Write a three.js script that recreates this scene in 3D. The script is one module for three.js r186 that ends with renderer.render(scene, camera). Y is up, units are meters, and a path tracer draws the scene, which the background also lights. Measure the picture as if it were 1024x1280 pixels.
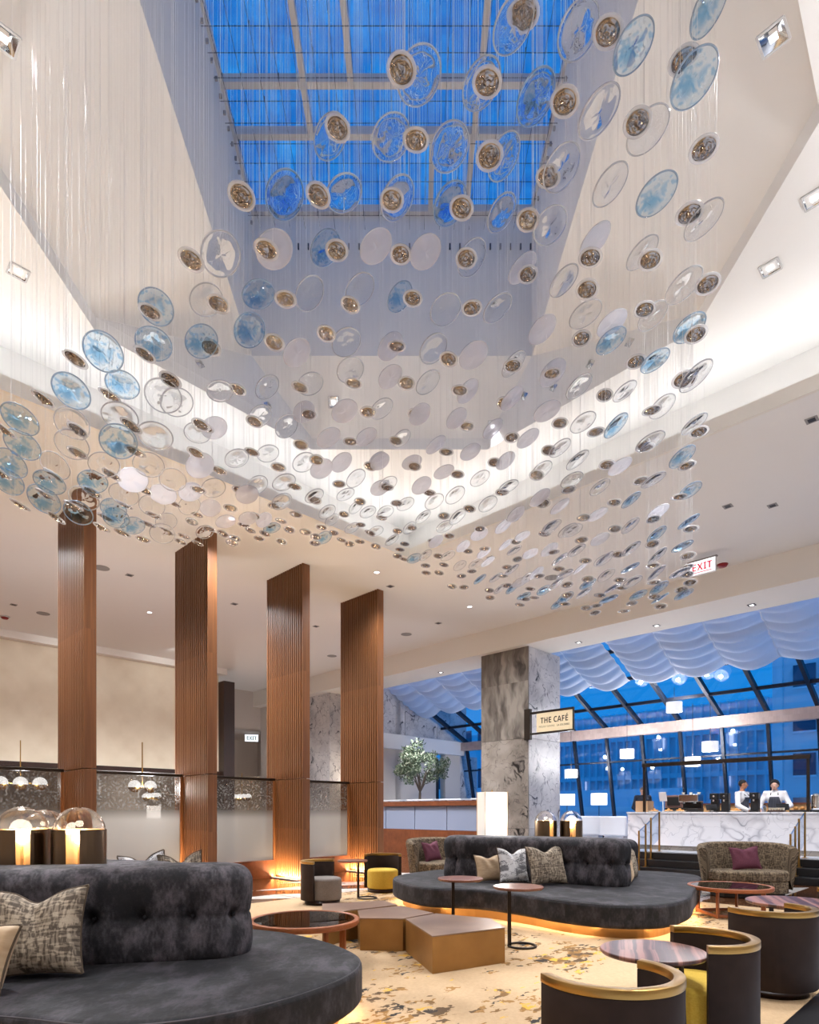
import * as THREE from 'three';
import { RoundedBoxGeometry } from 'three/addons/geometries/RoundedBoxGeometry.js';
import { mergeGeometries, mergeVertices, toCreasedNormals } from 'three/addons/utils/BufferGeometryUtils.js';
import { MarchingCubes } from 'three/addons/objects/MarchingCubes.js';
import { RectAreaLightUniformsLib } from 'three/addons/lights/RectAreaLightUniformsLib.js';

RectAreaLightUniformsLib.init();
const scene = new THREE.Scene();
// ---------- camera: level, at eye height, lens shifted up (horizon low in the frame) ----------
const EYE = 1.5, FPX = 767, HX = 512, HY = 1015;
const camera = new THREE.PerspectiveCamera(2 * Math.atan(640 / FPX) * 180 / Math.PI, 1024 / 1280, 0.05, 400);
camera.position.set(0, EYE, 0);
camera.lookAt(0, EYE, -10);
camera.setViewOffset(1024, 1280, 0, 640 - HY, 1024, 1280);
camera.updateProjectionMatrix();
// ---------- sky: blue hour ----------
scene.background = new THREE.Color().setRGB(0.009, 0.228, 0.64);
const renderer = new THREE.WebGLRenderer();
renderer.toneMapping = THREE.LinearToneMapping;
renderer.toneMappingExposure = 1.38;
renderer.shadowMap.enabled = true;
// ---------- light levels of the place ----------
const L = { cove: 16, fin: 300, can: 34, lounge: 115, wash: 4, ring: 60, spark: 15, under: 30, dome: 3, cafe: 15, globe: 6 };
const WARM = new THREE.Color().setRGB(1, 0.85, 0.66), SOFT = new THREE.Color().setRGB(0.98, 1, 1.03), AMBER = new THREE.Color().setRGB(1, 0.72, 0.42), NEUTRAL = new THREE.Color().setRGB(1, 0.98, 0.97);

// ---------- helpers ----------
let seed = 7;
const rnd = () => { seed = (seed + 0x6d2b79f5) | 0; let t = Math.imul(seed ^ (seed >>> 15), 1 | seed); t = (t + Math.imul(t ^ (t >>> 7), 61 | t)) ^ t; return ((t ^ (t >>> 14)) >>> 0) / 4294967296; };
const rr = (a, b) => a + (b - a) * rnd();
const V = (x, y, z) => new THREE.Vector3(x, y, z);
const Q = Math.SQRT1_2, R45 = Math.PI / 4;
const ST = (s, t, y = 0) => V((s - t) * Q, y, -(s + t) * Q);      // the building's own grid stands at 45 degrees to the view
const XD = (x, d, y = 0) => V(x, y, -d);
const taken = new Map();
function numbered(n) { const k = taken.get(n) || 0; taken.set(n, k + 1); return k ? n + '_' + String(k).padStart(3, '0') : n; }
function shade(o) { o.castShadow = true; o.receiveShadow = true; return o; }
function mesh(name, geo, mat, parent = scene, pos, rot) {
  const m = shade(new THREE.Mesh(geo, mat)); m.name = parent === scene ? numbered(name) : name;
  if (pos) m.position.copy(pos); if (rot !== undefined) m.rotation.y = rot;
  parent.add(m); return m;
}
function tag(o, label, category, group, kind) { o.userData.label = label; if (category) o.userData.category = category; if (group) o.userData.group = group; if (kind) o.userData.kind = kind; return o; }
function thing(name, label, category, pos = V(0, 0, 0), turn = 0, group) {
  const g = new THREE.Group(); g.name = numbered(name); g.position.copy(pos); g.rotation.y = turn; scene.add(g);
  return tag(g, label, category, group);
}
function part(name, parent) { const g = new THREE.Group(); g.name = name; parent.add(g); return g; }
function struct(o, label, category = 'structure') { o.userData.kind = 'structure'; o.userData.label = label; o.userData.category = category; return o; }
// uv in metres from the face directions
function metric(geo) {
  const g = geo.index ? geo.toNonIndexed() : geo; if (!g.attributes.normal) g.computeVertexNormals();
  const p = g.attributes.position, n = g.attributes.normal, uv = new Float32Array(p.count * 2);
  for (let i = 0; i < p.count; i += 3) {
    let ax = 0, ay = 0, az = 0;
    for (let k = 0; k < 3; k++) { ax += n.getX(i + k); ay += n.getY(i + k); az += n.getZ(i + k); }
    ax = Math.abs(ax); ay = Math.abs(ay); az = Math.abs(az);
    for (let k = 0; k < 3; k++) {
      const x = p.getX(i + k), y = p.getY(i + k), z = p.getZ(i + k);
      const [a, b] = ay >= ax && ay >= az ? [x, z] : ax >= az ? [z, y] : [x, y];
      uv[2 * (i + k)] = a; uv[2 * (i + k) + 1] = b;
    }
  }
  g.setAttribute('uv', new THREE.BufferAttribute(uv, 2)); return g;
}
const boxes = new Map();
function box(w, h, d, r = 0) {
  const k = [w, h, d, r].map((v) => v.toFixed(4)).join(); if (boxes.has(k)) return boxes.get(k);
  const g = metric(r ? new RoundedBoxGeometry(w, h, d, 2, r) : new THREE.BoxGeometry(w, h, d)); boxes.set(k, g); return g;
}
function block(name, [s0, s1], [y0, y1], [t0, t1], mat, parent = scene, r = 0) {   // a box on the building's grid
  const g = box(s1 - s0, y1 - y0, t1 - t0, r), m = mesh(name, g, mat, parent);
  if (parent === scene) { m.position.copy(ST((s0 + s1) / 2, (t0 + t1) / 2, (y0 + y1) / 2)); m.rotation.y = R45; }
  else { const [bs, by, bt] = parent.userData.base || [0, 0, 0]; m.position.set((s0 + s1) / 2 - bs, (y0 + y1) / 2 - by, -((t0 + t1) / 2 - bt)); }
  return m;
}
const bases = new WeakMap();
function gridThing(name, label, category, s, t, y = 0, group) { const g = thing(name, label, category, ST(s, t, y), R45, group); bases.set(g, [s, y, t]); return g; }
function blk(parent, name, [s0, s1], [y0, y1], [t0, t1], mat, r = 0) {             // the same inside a grid thing
  const [bs, by, bt] = bases.get(parent);
  return mesh(name, box(s1 - s0, y1 - y0, t1 - t0, r), mat, parent, V((s0 + s1) / 2 - bs, (y0 + y1) / 2 - by, -((t0 + t1) / 2 - bt)));
}
function bar(a, b, r, sides = 8) {                                                 // a round bar between two points
  const d = b.clone().sub(a), g = new THREE.CylinderGeometry(r, r, d.length(), sides); g.applyQuaternion(new THREE.Quaternion().setFromUnitVectors(V(0, 1, 0), d.normalize())); g.translate((a.x + b.x) / 2, (a.y + b.y) / 2, (a.z + b.z) / 2); return g;
}
function plankBetween(a, b, w, h) {                                                // a box-section bar between two points, kept upright
  const d = b.clone().sub(a), g = metric(new THREE.BoxGeometry(w, h, d.length())); const m = new THREE.Matrix4().lookAt(a, b, V(0, 1, 0)); g.applyMatrix4(m); g.translate((a.x + b.x) / 2, (a.y + b.y) / 2, (a.z + b.z) / 2); return g;
}
const lathe = (pts, n = 40) => new THREE.LatheGeometry(pts.map(([x, y]) => new THREE.Vector2(x, y)), n);
function extrudeUp(pts, y0, y1, bevel = 0, seg = 3, curve = 24) {                  // an outline in (x, depth) pulled upwards
  const shape = pts instanceof THREE.Shape ? pts : new THREE.Shape(pts.map(([x, d]) => new THREE.Vector2(x, d)));
  const g = new THREE.ExtrudeGeometry(shape, { depth: y1 - y0 - 2 * bevel, bevelEnabled: bevel > 0, bevelThickness: bevel, bevelSize: bevel, bevelOffset: -bevel, bevelSegments: seg, curveSegments: curve });
  g.rotateX(-Math.PI / 2); g.translate(0, y0 + bevel, 0); return g;
}
function closedCurve(pts, n) { return new THREE.CatmullRomCurve3(pts.map(([x, d]) => V(x, d, 0)), true, 'centripetal').getSpacedPoints(n).slice(0, n).map((p) => [p.x, p.y]); }
function insetCurve(pts, a) {                                                      // a closed outline moved inwards
  let area = 0; pts.forEach(([x, y], i) => { const [u, v] = pts[(i + 1) % pts.length]; area += x * v - u * y; }); const sg = area > 0 ? 1 : -1;
  return pts.map((p, i) => { const a0 = pts[(i + pts.length - 1) % pts.length], b0 = pts[(i + 1) % pts.length]; const dx = b0[0] - a0[0], dy = b0[1] - a0[1], l = Math.hypot(dx, dy) || 1; return [p[0] - sg * dy / l * a, p[1] + sg * dx / l * a]; });
}
function areaLight(w, h, color, intensity, pos, target) { const l = new THREE.RectAreaLight(color, intensity, w, h); l.position.copy(pos); l.lookAt(target); scene.add(l); return l; }
function spot(color, intensity, pos, target, angle = 0.6, pen = 0.6, size = 3) {
  const l = new THREE.SpotLight(color, intensity, 0, angle, pen, 2); l.position.copy(pos); l.target.position.copy(target); l.castShadow = true; l.shadow.radius = size; scene.add(l, l.target); return l;
}
function point(color, intensity, pos, size = 2) { const l = new THREE.PointLight(color, intensity, 0, 2); l.position.copy(pos); l.castShadow = true; l.shadow.radius = size; scene.add(l); return l; }
const atHeight = (u, v, y) => { const d = (y - EYE) * FPX / (HY - v); return XD((u - HX) * d / FPX, d, y); };   // where a sight line meets a level
const atDepth = (u, v, d) => XD((u - HX) * d / FPX, d, EYE + (HY - v) * d / FPX);

// ---------- noise and textures ----------
function lattice(n, sd) { const a = new Float32Array(n * n); let s = sd * 7919 + 13; for (let i = 0; i < a.length; i++) { s = (Math.imul(s, 1664525) + 1013904223) | 0; a[i] = ((s >>> 8) & 0xffff) / 65535; } return a; }
const lats = new Map();
function vnoise(x, y, per, sd) {                                                   // value noise that repeats after `per` cells
  const k = per * 4096 + sd; let a = lats.get(k); if (!a) lats.set(k, a = lattice(per, sd));
  const x0 = Math.floor(x), y0 = Math.floor(y), fx = x - x0, fy = y - y0, w = (t) => t * t * (3 - 2 * t), m = (v) => ((v % per) + per) % per;
  const i0 = m(x0), i1 = m(x0 + 1), j0 = m(y0) * per, j1 = m(y0 + 1) * per, u = w(fx), v = w(fy);
  return (a[j0 + i0] * (1 - u) + a[j0 + i1] * u) * (1 - v) + (a[j1 + i0] * (1 - u) + a[j1 + i1] * u) * v;
}
function fbm(u, v, f, oct, sd, sx = 1, sy = 1) { let s = 0, a = 0.5, t = 0; for (let o = 0; o < oct; o++) { const p = f << o; s += a * (sx === 1 && sy === 1 ? vnoise(u * p, v * p, p, sd + o) : vnoise(u * p * sx, v * p * sy, Math.round(p * Math.max(sx, sy)), sd + o)); t += a; a *= 0.5; } return s / t; }
const clamp = (v, a = 0, b = 1) => Math.min(b, Math.max(a, v)), mix = (a, b, t) => a + (b - a) * t, step = (a, b, v) => { const t = clamp((v - a) / (b - a)); return t * t * (3 - 2 * t); };
const mix3 = (a, b, t) => [mix(a[0], b[0], t), mix(a[1], b[1], t), mix(a[2], b[2], t)];
function tex(n, fn, metres = 1, srgb = true, ny = n, metresY = metres) {
  const d = new Uint8Array(n * ny * 4);
  for (let j = 0; j < ny; j++) for (let i = 0; i < n; i++) { const c = fn((i + .5) / n, (j + .5) / ny), k = 4 * (j * n + i); d[k] = clamp(c[0], 0, 255); d[k + 1] = clamp(c[1], 0, 255); d[k + 2] = clamp(c[2], 0, 255); d[k + 3] = 255; }
  const t = new THREE.DataTexture(d, n, ny, THREE.RGBAFormat); t.wrapS = t.wrapT = THREE.RepeatWrapping; t.magFilter = THREE.LinearFilter; t.minFilter = THREE.LinearMipmapLinearFilter; t.generateMipmaps = true;
  if (srgb) t.colorSpace = THREE.SRGBColorSpace; t.repeat.set(1 / metres, 1 / metresY); t.needsUpdate = true; return t;
}
const grey = (v) => [v * 255, v * 255, v * 255];
const std = (o) => new THREE.MeshStandardMaterial(o), phys = (o) => new THREE.MeshPhysicalMaterial(o);
const col = (r, g, b) => new THREE.Color(`rgb(${r},${g},${b})`);

const M = {};
M.ceiling = std({ color: col(238, 236, 233), roughness: 0.92 });
M.lip = std({ color: col(236, 231, 223), roughness: 0.9 });
M.shaft = std({ color: col(228, 226, 224), roughness: 0.9 });
M.wallPaper = std({ map: tex(256, (u, v) => mix3([222, 208, 184], [234, 222, 200], fbm(u, v, 6, 4, 3, 1, 1) * 1.4 - .2), 2.4), roughness: 0.85 });
M.plaster = std({ color: col(214, 206, 200), roughness: 0.9 });
const woodFn = (a, b, c, sd) => (u, v) => { const g = fbm(u, v, 4, 5, sd, 8, 1), k = fbm(u, v, 2, 3, sd + 9, 2, 1), f = vnoise(u * 160, v * 6, 160, sd + 4); return mix3(mix3(a, b, clamp(g * 1.5 - .25)), c, clamp(k * .5 + f * .28 - .22)); };
M.slat = std({ map: tex(256, woodFn([110, 68, 38], [142, 93, 55], [88, 52, 28], 21), 0.8, true, 256, 3.2), roughness: 0.42 });
M.woodSide = std({ map: tex(256, woodFn([114, 71, 40], [144, 94, 56], [92, 55, 30], 31), 0.8, true, 256, 3.2), roughness: 0.4 });
M.woodDark = std({ map: tex(256, woodFn([44, 25, 18], [60, 35, 24], [34, 19, 14], 41), 0.8, true, 256, 2.4), roughness: 0.4 });
M.woodRail = std({ map: tex(256, woodFn([104, 56, 32], [132, 76, 46], [80, 42, 24], 51), 2.0, true, 256, 0.5), roughness: 0.36 });
M.woodLeg = std({ map: tex(128, woodFn([140, 78, 44], [170, 100, 58], [112, 60, 34], 55), 0.5), roughness: 0.38 });
M.timber = std({ map: tex(128, woodFn([188, 166, 158], [206, 186, 178], [170, 148, 142], 61), 2), roughness: 0.6 });
const marbleFn = (base, tint, vein, sd, fr, wd) => (u, v) => {
  const wx = fbm(u, v, 3, 4, sd) - .5, wy = fbm(u, v, 3, 4, sd + 11) - .5; const a = fbm(u + wx * .35, v + wy * .35, fr, 4, sd + 23), b = fbm(u + wy * .3, v + wx * .3, fr * 2, 3, sd + 37);
  const v1 = 1 - clamp(Math.abs(a - .5) / wd), v2 = 1 - clamp(Math.abs(b - .5) / (wd * .7)); const cl = fbm(u, v, 4, 5, sd + 51); const patch = step(.5, .72, fbm(u + wx * .2, v + wy * .2, 5, 4, sd + 71));
  return mix3(mix3(base, tint, clamp(cl * 1.7 - .45)), vein, clamp(v1 * v1 * .8 * patch * 1.6 + v2 * v2 * .35 + .15 * v1 * cl));
};
M.marbleGrey = std({ map: tex(512, marbleFn([158, 150, 142], [112, 104, 97], [34, 32, 32], 5, 5, .05), 2.2), roughness: 0.26 });
M.marbleGrain = std({ map: tex(512, (u, v) => { const w = fbm(u, v, 3, 4, 85) - .5, g = fbm(u + w * .25 + v * .0, v + w * .12, 3, 5, 87, 4, 1), p = step(.52, .75, fbm(u, v, 4, 4, 91)); return mix3(mix3([146, 139, 131], [86, 80, 75], clamp(g * 2 - .6)), [52, 49, 48], p * step(.5, .8, g) * .8); }, 2.2), roughness: 0.26 });
M.marbleBright = std({ map: tex(512, marbleFn([222, 220, 220], [184, 182, 186], [42, 44, 56], 8, 6, .055), 2.4), roughness: 0.28 });
M.marbleWhite = std({ map: tex(1024, (u, v) => { const wx = fbm(u, v, 4, 4, 131) - .5, wy = fbm(u, v, 4, 4, 137) - .5; const a = fbm(u + wx * .2, v + wy * .2, 5, 3, 141), b = fbm(u + wy * .15, v + wx * .15, 9, 3, 149); const v1 = 1 - clamp(Math.abs(a - .5) / .018), v2 = 1 - clamp(Math.abs(b - .5) / .012), h = 1 - clamp(Math.abs(a - .5) / .07); return mix3([226, 226, 232], [112, 114, 128], clamp(v1 * .75 * step(.35, .6, fbm(u, v, 3, 3, 151)) + v2 * .3 + h * .22)); }, 3), roughness: 0.16 });
M.floorBrown = std({ map: tex(512, marbleFn([70, 42, 26], [96, 60, 36], [132, 96, 66], 15, 4, .03), 2), roughness: 0.08 });
M.tileWhite = std({ map: tex(256, marbleFn([226, 222, 216], [206, 200, 194], [150, 146, 144], 17, 4, .03), 1.5), roughness: 0.1 });
M.tileBlack = std({ map: tex(256, marbleFn([44, 42, 42], [60, 56, 56], [110, 106, 104], 19, 4, .02), 1.5), roughness: 0.1 });
M.blackStone = std({ color: col(26, 25, 27), roughness: 0.3 });
M.greyFloor = std({ map: tex(256, marbleFn([196, 198, 206], [172, 176, 186], [140, 144, 156], 18, 4, .03), 2), roughness: 0.25 });
{ // carpet: sand ground with drifts of ragged flecks
  const n = 1600, d = new Float32Array(n * n * 3), cream = [190, 161, 126], cream2 = [170, 142, 107];
  for (let j = 0; j < n; j++) for (let i = 0; i < n; i++) { const u = i / n, v = j / n, c = mix3(cream, cream2, clamp(fbm(u, v, 8, 3, 201) * 1.5 - .25 + (vnoise(u * 512, v * 512, 512, 203) - .5) * .5)); d.set(c, 3 * (j * n + i)); }
  seed = 99; const cols = [[120, 88, 48], [146, 106, 54], [206, 160, 60], [58, 48, 40], [92, 70, 46], [232, 212, 178], [44, 40, 38]];
  const n2 = n; for (let j = 0; j < n; j++) for (let i = 0; i < n; i++) {
    const u = i / n, v = j / n, jx = (vnoise(u * 256, v * 256, 256, 231) - .5) * .004, jy = (vnoise(u * 256, v * 256, 256, 233) - .5) * .004, x = u + jx, y = v + jy;
    const cx = Math.floor(x * 170 + 3 * vnoise(0.5, y * 260, 260, 235)), cy = Math.floor(y * 330), h = vnoise(((cx * 7.31) % 512 + 512) % 512, ((cy * 3.77) % 512 + 512) % 512, 512, 237);
    const dens = step(.47, .72, fbm(u, v, 5, 3, 211)) * .56 + .006, lump = fbm(x, y, 44, 2, 239, 1, 2);
    if ((lump * .6 + h * .4 < dens * .6 + .2 && dens > .03) || h < dens * .1) { const gx = Math.floor(x * 75), gy = Math.floor(y * 130), pick = vnoise((gx * 5.37) % 256, (gy * 9.13) % 256, 256, 241); d.set(cols[pick < .3 ? 0 : pick < .52 ? 1 : pick < .64 ? 4 : pick < .74 ? 2 : pick < .84 ? 3 : 6], 3 * (j * n + i)); }
  }
  M.carpet = std({ map: tex(n, (u, v) => { const k = 3 * (Math.floor(v * n) * n + Math.floor(u * n)); return [d[k], d[k + 1], d[k + 2]]; }, 9), roughness: 0.97, bumpMap: tex(512, (u, v) => grey(vnoise(u * 256, v * 256, 256, 221)), 1.2, false), bumpScale: 0.003 });
}
const velvetFn = (lo, hi, sd) => (u, v) => { const a = fbm(u, v, 4, 3, sd), b = fbm(u, v, 16, 4, sd + 7, 1, .5), e = vnoise(u * 90, v * 45, 90, sd + 5), c = vnoise(u * 230, v * 230, 230, sd + 3); return mix3(lo, hi, clamp(step(.34, .68, a * .42 + b * .46 + e * .12) * .92 + (c - .5) * .3)); };
const velvetMat = (lo, hi, sd, m = 1.1) => phys({ map: tex(512, velvetFn(lo, hi, sd), m), roughness: 0.8, sheen: .3, sheenColor: col(150, 144, 152), sheenRoughness: 0.4, bumpMap: tex(256, (u, v) => grey(fbm(u, v, 10, 4, sd + 40)), m, false), bumpScale: 0.006 });
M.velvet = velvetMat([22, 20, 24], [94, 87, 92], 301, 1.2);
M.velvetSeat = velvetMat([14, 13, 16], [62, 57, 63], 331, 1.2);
M.velvetPale = velvetMat([96, 90, 92], [142, 134, 136], 341, 1.1);
const weaveFn = (a, b, c, sd, f = 24) => (u, v) => { const x = step(.42, .6, fbm(u, v, f, 3, sd, 1, .25)), y = step(.45, .62, fbm(u, v, f, 3, sd + 5, .25, 1)), k = vnoise(u * 120, v * 120, 120, sd + 9); return mix3(mix3(a, b, clamp(x * .6 + y * .6)), c, k * .35); };
M.tweed = std({ map: tex(512, weaveFn([70, 58, 46], [156, 138, 112], [110, 94, 76], 401, 36), 0.5), roughness: 0.95, bumpMap: tex(256, (u, v) => grey(vnoise(u * 90, v * 90, 90, 403)), .5, false), bumpScale: .004 });
M.pillowWeave = phys({ map: tex(512, weaveFn([78, 66, 54], [188, 172, 150], [130, 114, 96], 421, 26), 0.34), roughness: 0.75, sheen: .4, sheenColor: col(200, 190, 170) });
M.pillowGold = phys({ map: tex(256, (u, v) => mix3([176, 146, 112], [206, 180, 146], fbm(u, v, 8, 4, 431, 1, 3)), 0.5), roughness: 0.5, sheen: .6, sheenColor: col(230, 210, 180) });
M.pillowSilver = phys({ map: tex(512, (u, v) => { const b = step(.5, .62, fbm(u, v, 6, 3, 441, .6, 1.6) * .7 + .3 * vnoise(u * 40, v * 90, 90, 443)); return mix3([214, 212, 212], [84, 82, 86], b * .8); }, 0.45), roughness: 0.75 });
M.pillowPlum = std({ map: tex(128, (u, v) => mix3([92, 40, 58], [112, 56, 74], vnoise(u * 60, v * 60, 60, 451)), 0.4), roughness: 0.8 });
M.yellow = std({ map: tex(256, (u, v) => mix3([186, 150, 44], [208, 174, 70], vnoise(u * 90, v * 90, 90, 461) * .6 + .4 * fbm(u, v, 4, 3, 463)), 0.6), roughness: 0.9 });
M.greySeat = std({ map: tex(256, (u, v) => mix3([98, 90, 84], [128, 118, 112], vnoise(u * 90, v * 90, 90, 471) * .6 + .4 * fbm(u, v, 4, 3, 473)), 0.6), roughness: 0.9 });
M.shellBrown = phys({ specularIntensity: .35, map: tex(256, (u, v) => mix3([40, 28, 23], [50, 37, 31], fbm(u, v, 12, 4, 481)), .8), roughness: 0.6 });
M.brass = std({ color: col(176, 140, 80), metalness: 1, roughness: 0.32 });
M.brassDark = std({ color: col(104, 82, 52), metalness: 1, roughness: 0.38 });
M.bronze = std({ color: col(52, 44, 38), metalness: 0.7, roughness: 0.42 });
M.lampShell = std({ color: col(120, 100, 78), metalness: 1, roughness: 0.3 });
M.lampBrass = std({ color: col(214, 180, 128), metalness: 1, roughness: 0.28 });
M.patina = std({ map: tex(512, (u, v) => mix3([168, 126, 72], [140, 102, 56], clamp(fbm(u, v, 5, 5, 491) * 1.6 - .3)), 1.4), metalness: 0.55, roughness: 0.42 });
M.patinaTop = std({ map: tex(512, (u, v) => mix3([150, 122, 102], [122, 98, 86], clamp(fbm(u, v, 5, 5, 495) * 1.6 - .3)), 1.4), metalness: 0.5, roughness: 0.4 });
M.rosewood = std({ map: tex(512, (u, v) => { const w = fbm(u, v, 3, 3, 501) * .06, s = fbm(u + w * .5, v, 6, 4, 503, 6, .06); return mix3([62, 34, 30], [142, 96, 82], step(.36, .66, s)); }, 0.7), roughness: 0.3 });
M.tabletop = std({ map: tex(128, woodFn([112, 70, 56], [138, 90, 72], [92, 56, 44], 511), .5), roughness: 0.32 });
M.black = std({ color: col(24, 24, 26), roughness: 0.45 });
M.mullion = std({ color: col(30, 38, 54), roughness: 0.4, metalness: .3 });
M.frameWhite = std({ color: col(198, 196, 196), roughness: 0.5 });
M.white = std({ color: col(232, 232, 234), roughness: 0.6 });
M.chrome = std({ color: col(210, 212, 214), metalness: 1, roughness: 0.14 });
M.greyPlastic = std({ color: col(150, 146, 144), roughness: 0.7 });
M.red = std({ color: col(150, 30, 36), roughness: 0.4 });
M.pane = phys({ color: col(214, 228, 240), transmission: 1, thickness: 0, roughness: 0.0, ior: 1.5 });
M.skyPane = phys({ map: tex(256, (u, v) => mix3([196, 214, 232], [252, 254, 255], clamp(fbm(u, v, 6, 5, 605) * 1.8 - .4)), 2.2), transmission: 1, thickness: 0, roughness: 0.2, ior: 1.4, bumpMap: tex(256, (u, v) => grey(fbm(u, v, 12, 4, 601)), 1, false), bumpScale: 0.004 });
M.glass = phys({ color: 0xffffff, transmission: 1, thickness: 0.02, roughness: 0.0, ior: 1.45 });
M.tableGlass = phys({ color: col(96, 90, 84), transmission: 1, thickness: 0, roughness: 0.0, ior: 1.55 });
M.railGlass = phys({ color: col(200, 218, 240), transmission: 1, thickness: 0, roughness: 0.05, ior: 1.5 });
const glow = (c, k) => std({ color: 0x111111, emissive: c, emissiveIntensity: k, roughness: 0.8 });
// =====================================================  STRUCTURE  =====================================================
const H1 = 6.93, HOLE = [0.57, 9.33], RING = 8.0;
struct(block('floor', [-5, 23], [-0.2, 0], [-6, 31], M.floorBrown), 'polished brown marble floor of the lobby', 'floor');
{ const c = struct(block('floor', [-4, 10.6], [0, 0.014], [1.19, 8.88], M.carpet), 'sand coloured carpet with drifts of brown and gold flecks', 'carpet'); c.name = 'floor_carpet'; 
  struct(block('trim_1', [-4, 10.6], [0, 0.012], [1.0, 1.19], M.blackStone), 'black stone strip bordering the carpet', 'trim');
  struct(block('floor_stone', [-4.9, 14.4], [0, 0.006], [-5.9, 1.0], M.greyFloor), 'pale stone floor beyond the black border strip', 'floor'); }
{ // inlaid floor tiles: triangles and bars of white and black stone
  const base = gridThing('floor_inlay', 'white and black stone triangles inlaid in the brown floor', 'floor inlay', 0, 0, 0.0); base.userData.kind = 'structure';
  seed = 1234; const tri = (a, b, c) => { const sh = [a, b, c].map(([s, t]) => [s, t]); return extrudeUp(sh, 0, 0.004); };
  const add = (pts, mat) => mesh('tile', metric(extrudeUp(pts, 0.0005, 0.004)), mat, base);
  for (let i = 0; i < 13; i++) for (let j = 0; j < 3; j++) {
    const s = 1.2 + i * 1.0, t = 8.93 + j * 0.72, w = 0.96, h = 0.68, k = rnd();
    if (k < .4) { add([[s, t], [s + w, t], [s, t + h]], M.tileWhite); if (rnd() < .5) add([[s + w, t + .04], [s + w, t + h], [s + .08, t + h]], M.tileBlack); }
    else if (k < .72) { add([[s + w, t], [s + w, t + h], [s, t + h]], M.tileWhite); if (rnd() < .35) add([[s, t], [s + w - .08, t], [s, t + h - .05]], M.tileBlack); }
    else if (k < .88) add([[s, t + .2], [s + w, t + .2], [s + w, t + .34], [s, t + .34]], M.tileWhite);
  }
  for (let i = 0; i < 3; i++) for (let j = 0; j < 12; j++) {
    const s = 10.7 + i * 1.2, t = -3 + j * 1.0, k = rnd(), w = 1.1, h = .92;
    if (k < .45) add([[s, t], [s + w, t], [s, t + h]], M.tileWhite); else if (k < .8) { add([[s + w, t], [s + w, t + h], [s, t + h]], M.tileWhite); add([[s, t], [s + w - .1, t], [s, t + h - .1]], M.tileBlack); }
  }
}
// main ceiling around the square opening
{ const c = thing('ceiling', 'flat cream plaster ceiling around the coffered opening', 'ceiling', V(0, 0, 0), R45); c.userData.kind = 'structure'; bases.set(c, [0, 0, 0]);
  const y = [H1, H1 + 0.12];
  blk(c, 'ceiling_panel', [-5, HOLE[0]], y, [-6, 31], M.ceiling); blk(c, 'ceiling_panel', [HOLE[1], 14.6], y, [-6, 31], M.ceiling);
  blk(c, 'ceiling_panel', HOLE, y, [-6, HOLE[0]], M.ceiling); blk(c, 'ceiling_panel', HOLE, y, [HOLE[1], 31], M.ceiling); }
// cove: upstand lip round the opening, outer cove wall, ring ceiling with an eight-sided opening
{ const [a, b] = HOLE, lip = thing('trim_2', 'cream plaster upstand lip hiding the cove light', 'cove lip', V(0, 0, 0), R45); lip.userData.kind = 'structure'; bases.set(lip, [0, 0, 0]);
  const y = [H1 - 0.002, H1 + 0.2], w = 0.05;
  blk(lip, 'lip', [a, b], y, [a, a + w], M.lip); blk(lip, 'lip', [a, b], y, [b - w, b], M.lip); blk(lip, 'lip', [a, a + w], y, [a + w, b - w], M.lip); blk(lip, 'lip', [b - w, b], y, [a + w, b - w], M.lip);
  const o = 0.75, cw = thing('wall_cove', 'cream walls at the back of the cove', 'cove wall', V(0, 0, 0), R45); cw.userData.kind = 'structure'; bases.set(cw, [0, 0, 0]);
  const yy = [H1 + 0.12, RING + 0.2];
  blk(cw, 'cove_wall', [a - o - .1, b + o + .1], yy, [a - o - .1, a - o], M.ceiling); blk(cw, 'cove_wall', [a - o - .1, b + o + .1], yy, [b + o, b + o + .1], M.ceiling); blk(cw, 'cove_wall', [a - o - .1, a - o], yy, [a - o, b + o], M.ceiling); blk(cw, 'cove_wall', [b + o, b + o + .1], yy, [a - o, b + o], M.ceiling);
}
const OCT = [[-1.75, 11.0], [1.4, 11.0], [3.86, 8.25], [3.86, 5.75], [1.4, 3.0], [-1.75, 3.0], [-4.25, 5.69], [-4.25, 8.31]];
const SH = { fl: [-2.66, 10.36], fr: [2.07, 10.36], nr: [2.22, 3.4], nl: [-2.51, 3.4] }, SHY = 9.2, SKY = 11.6;
let ringMesh, loftMesh;
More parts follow.
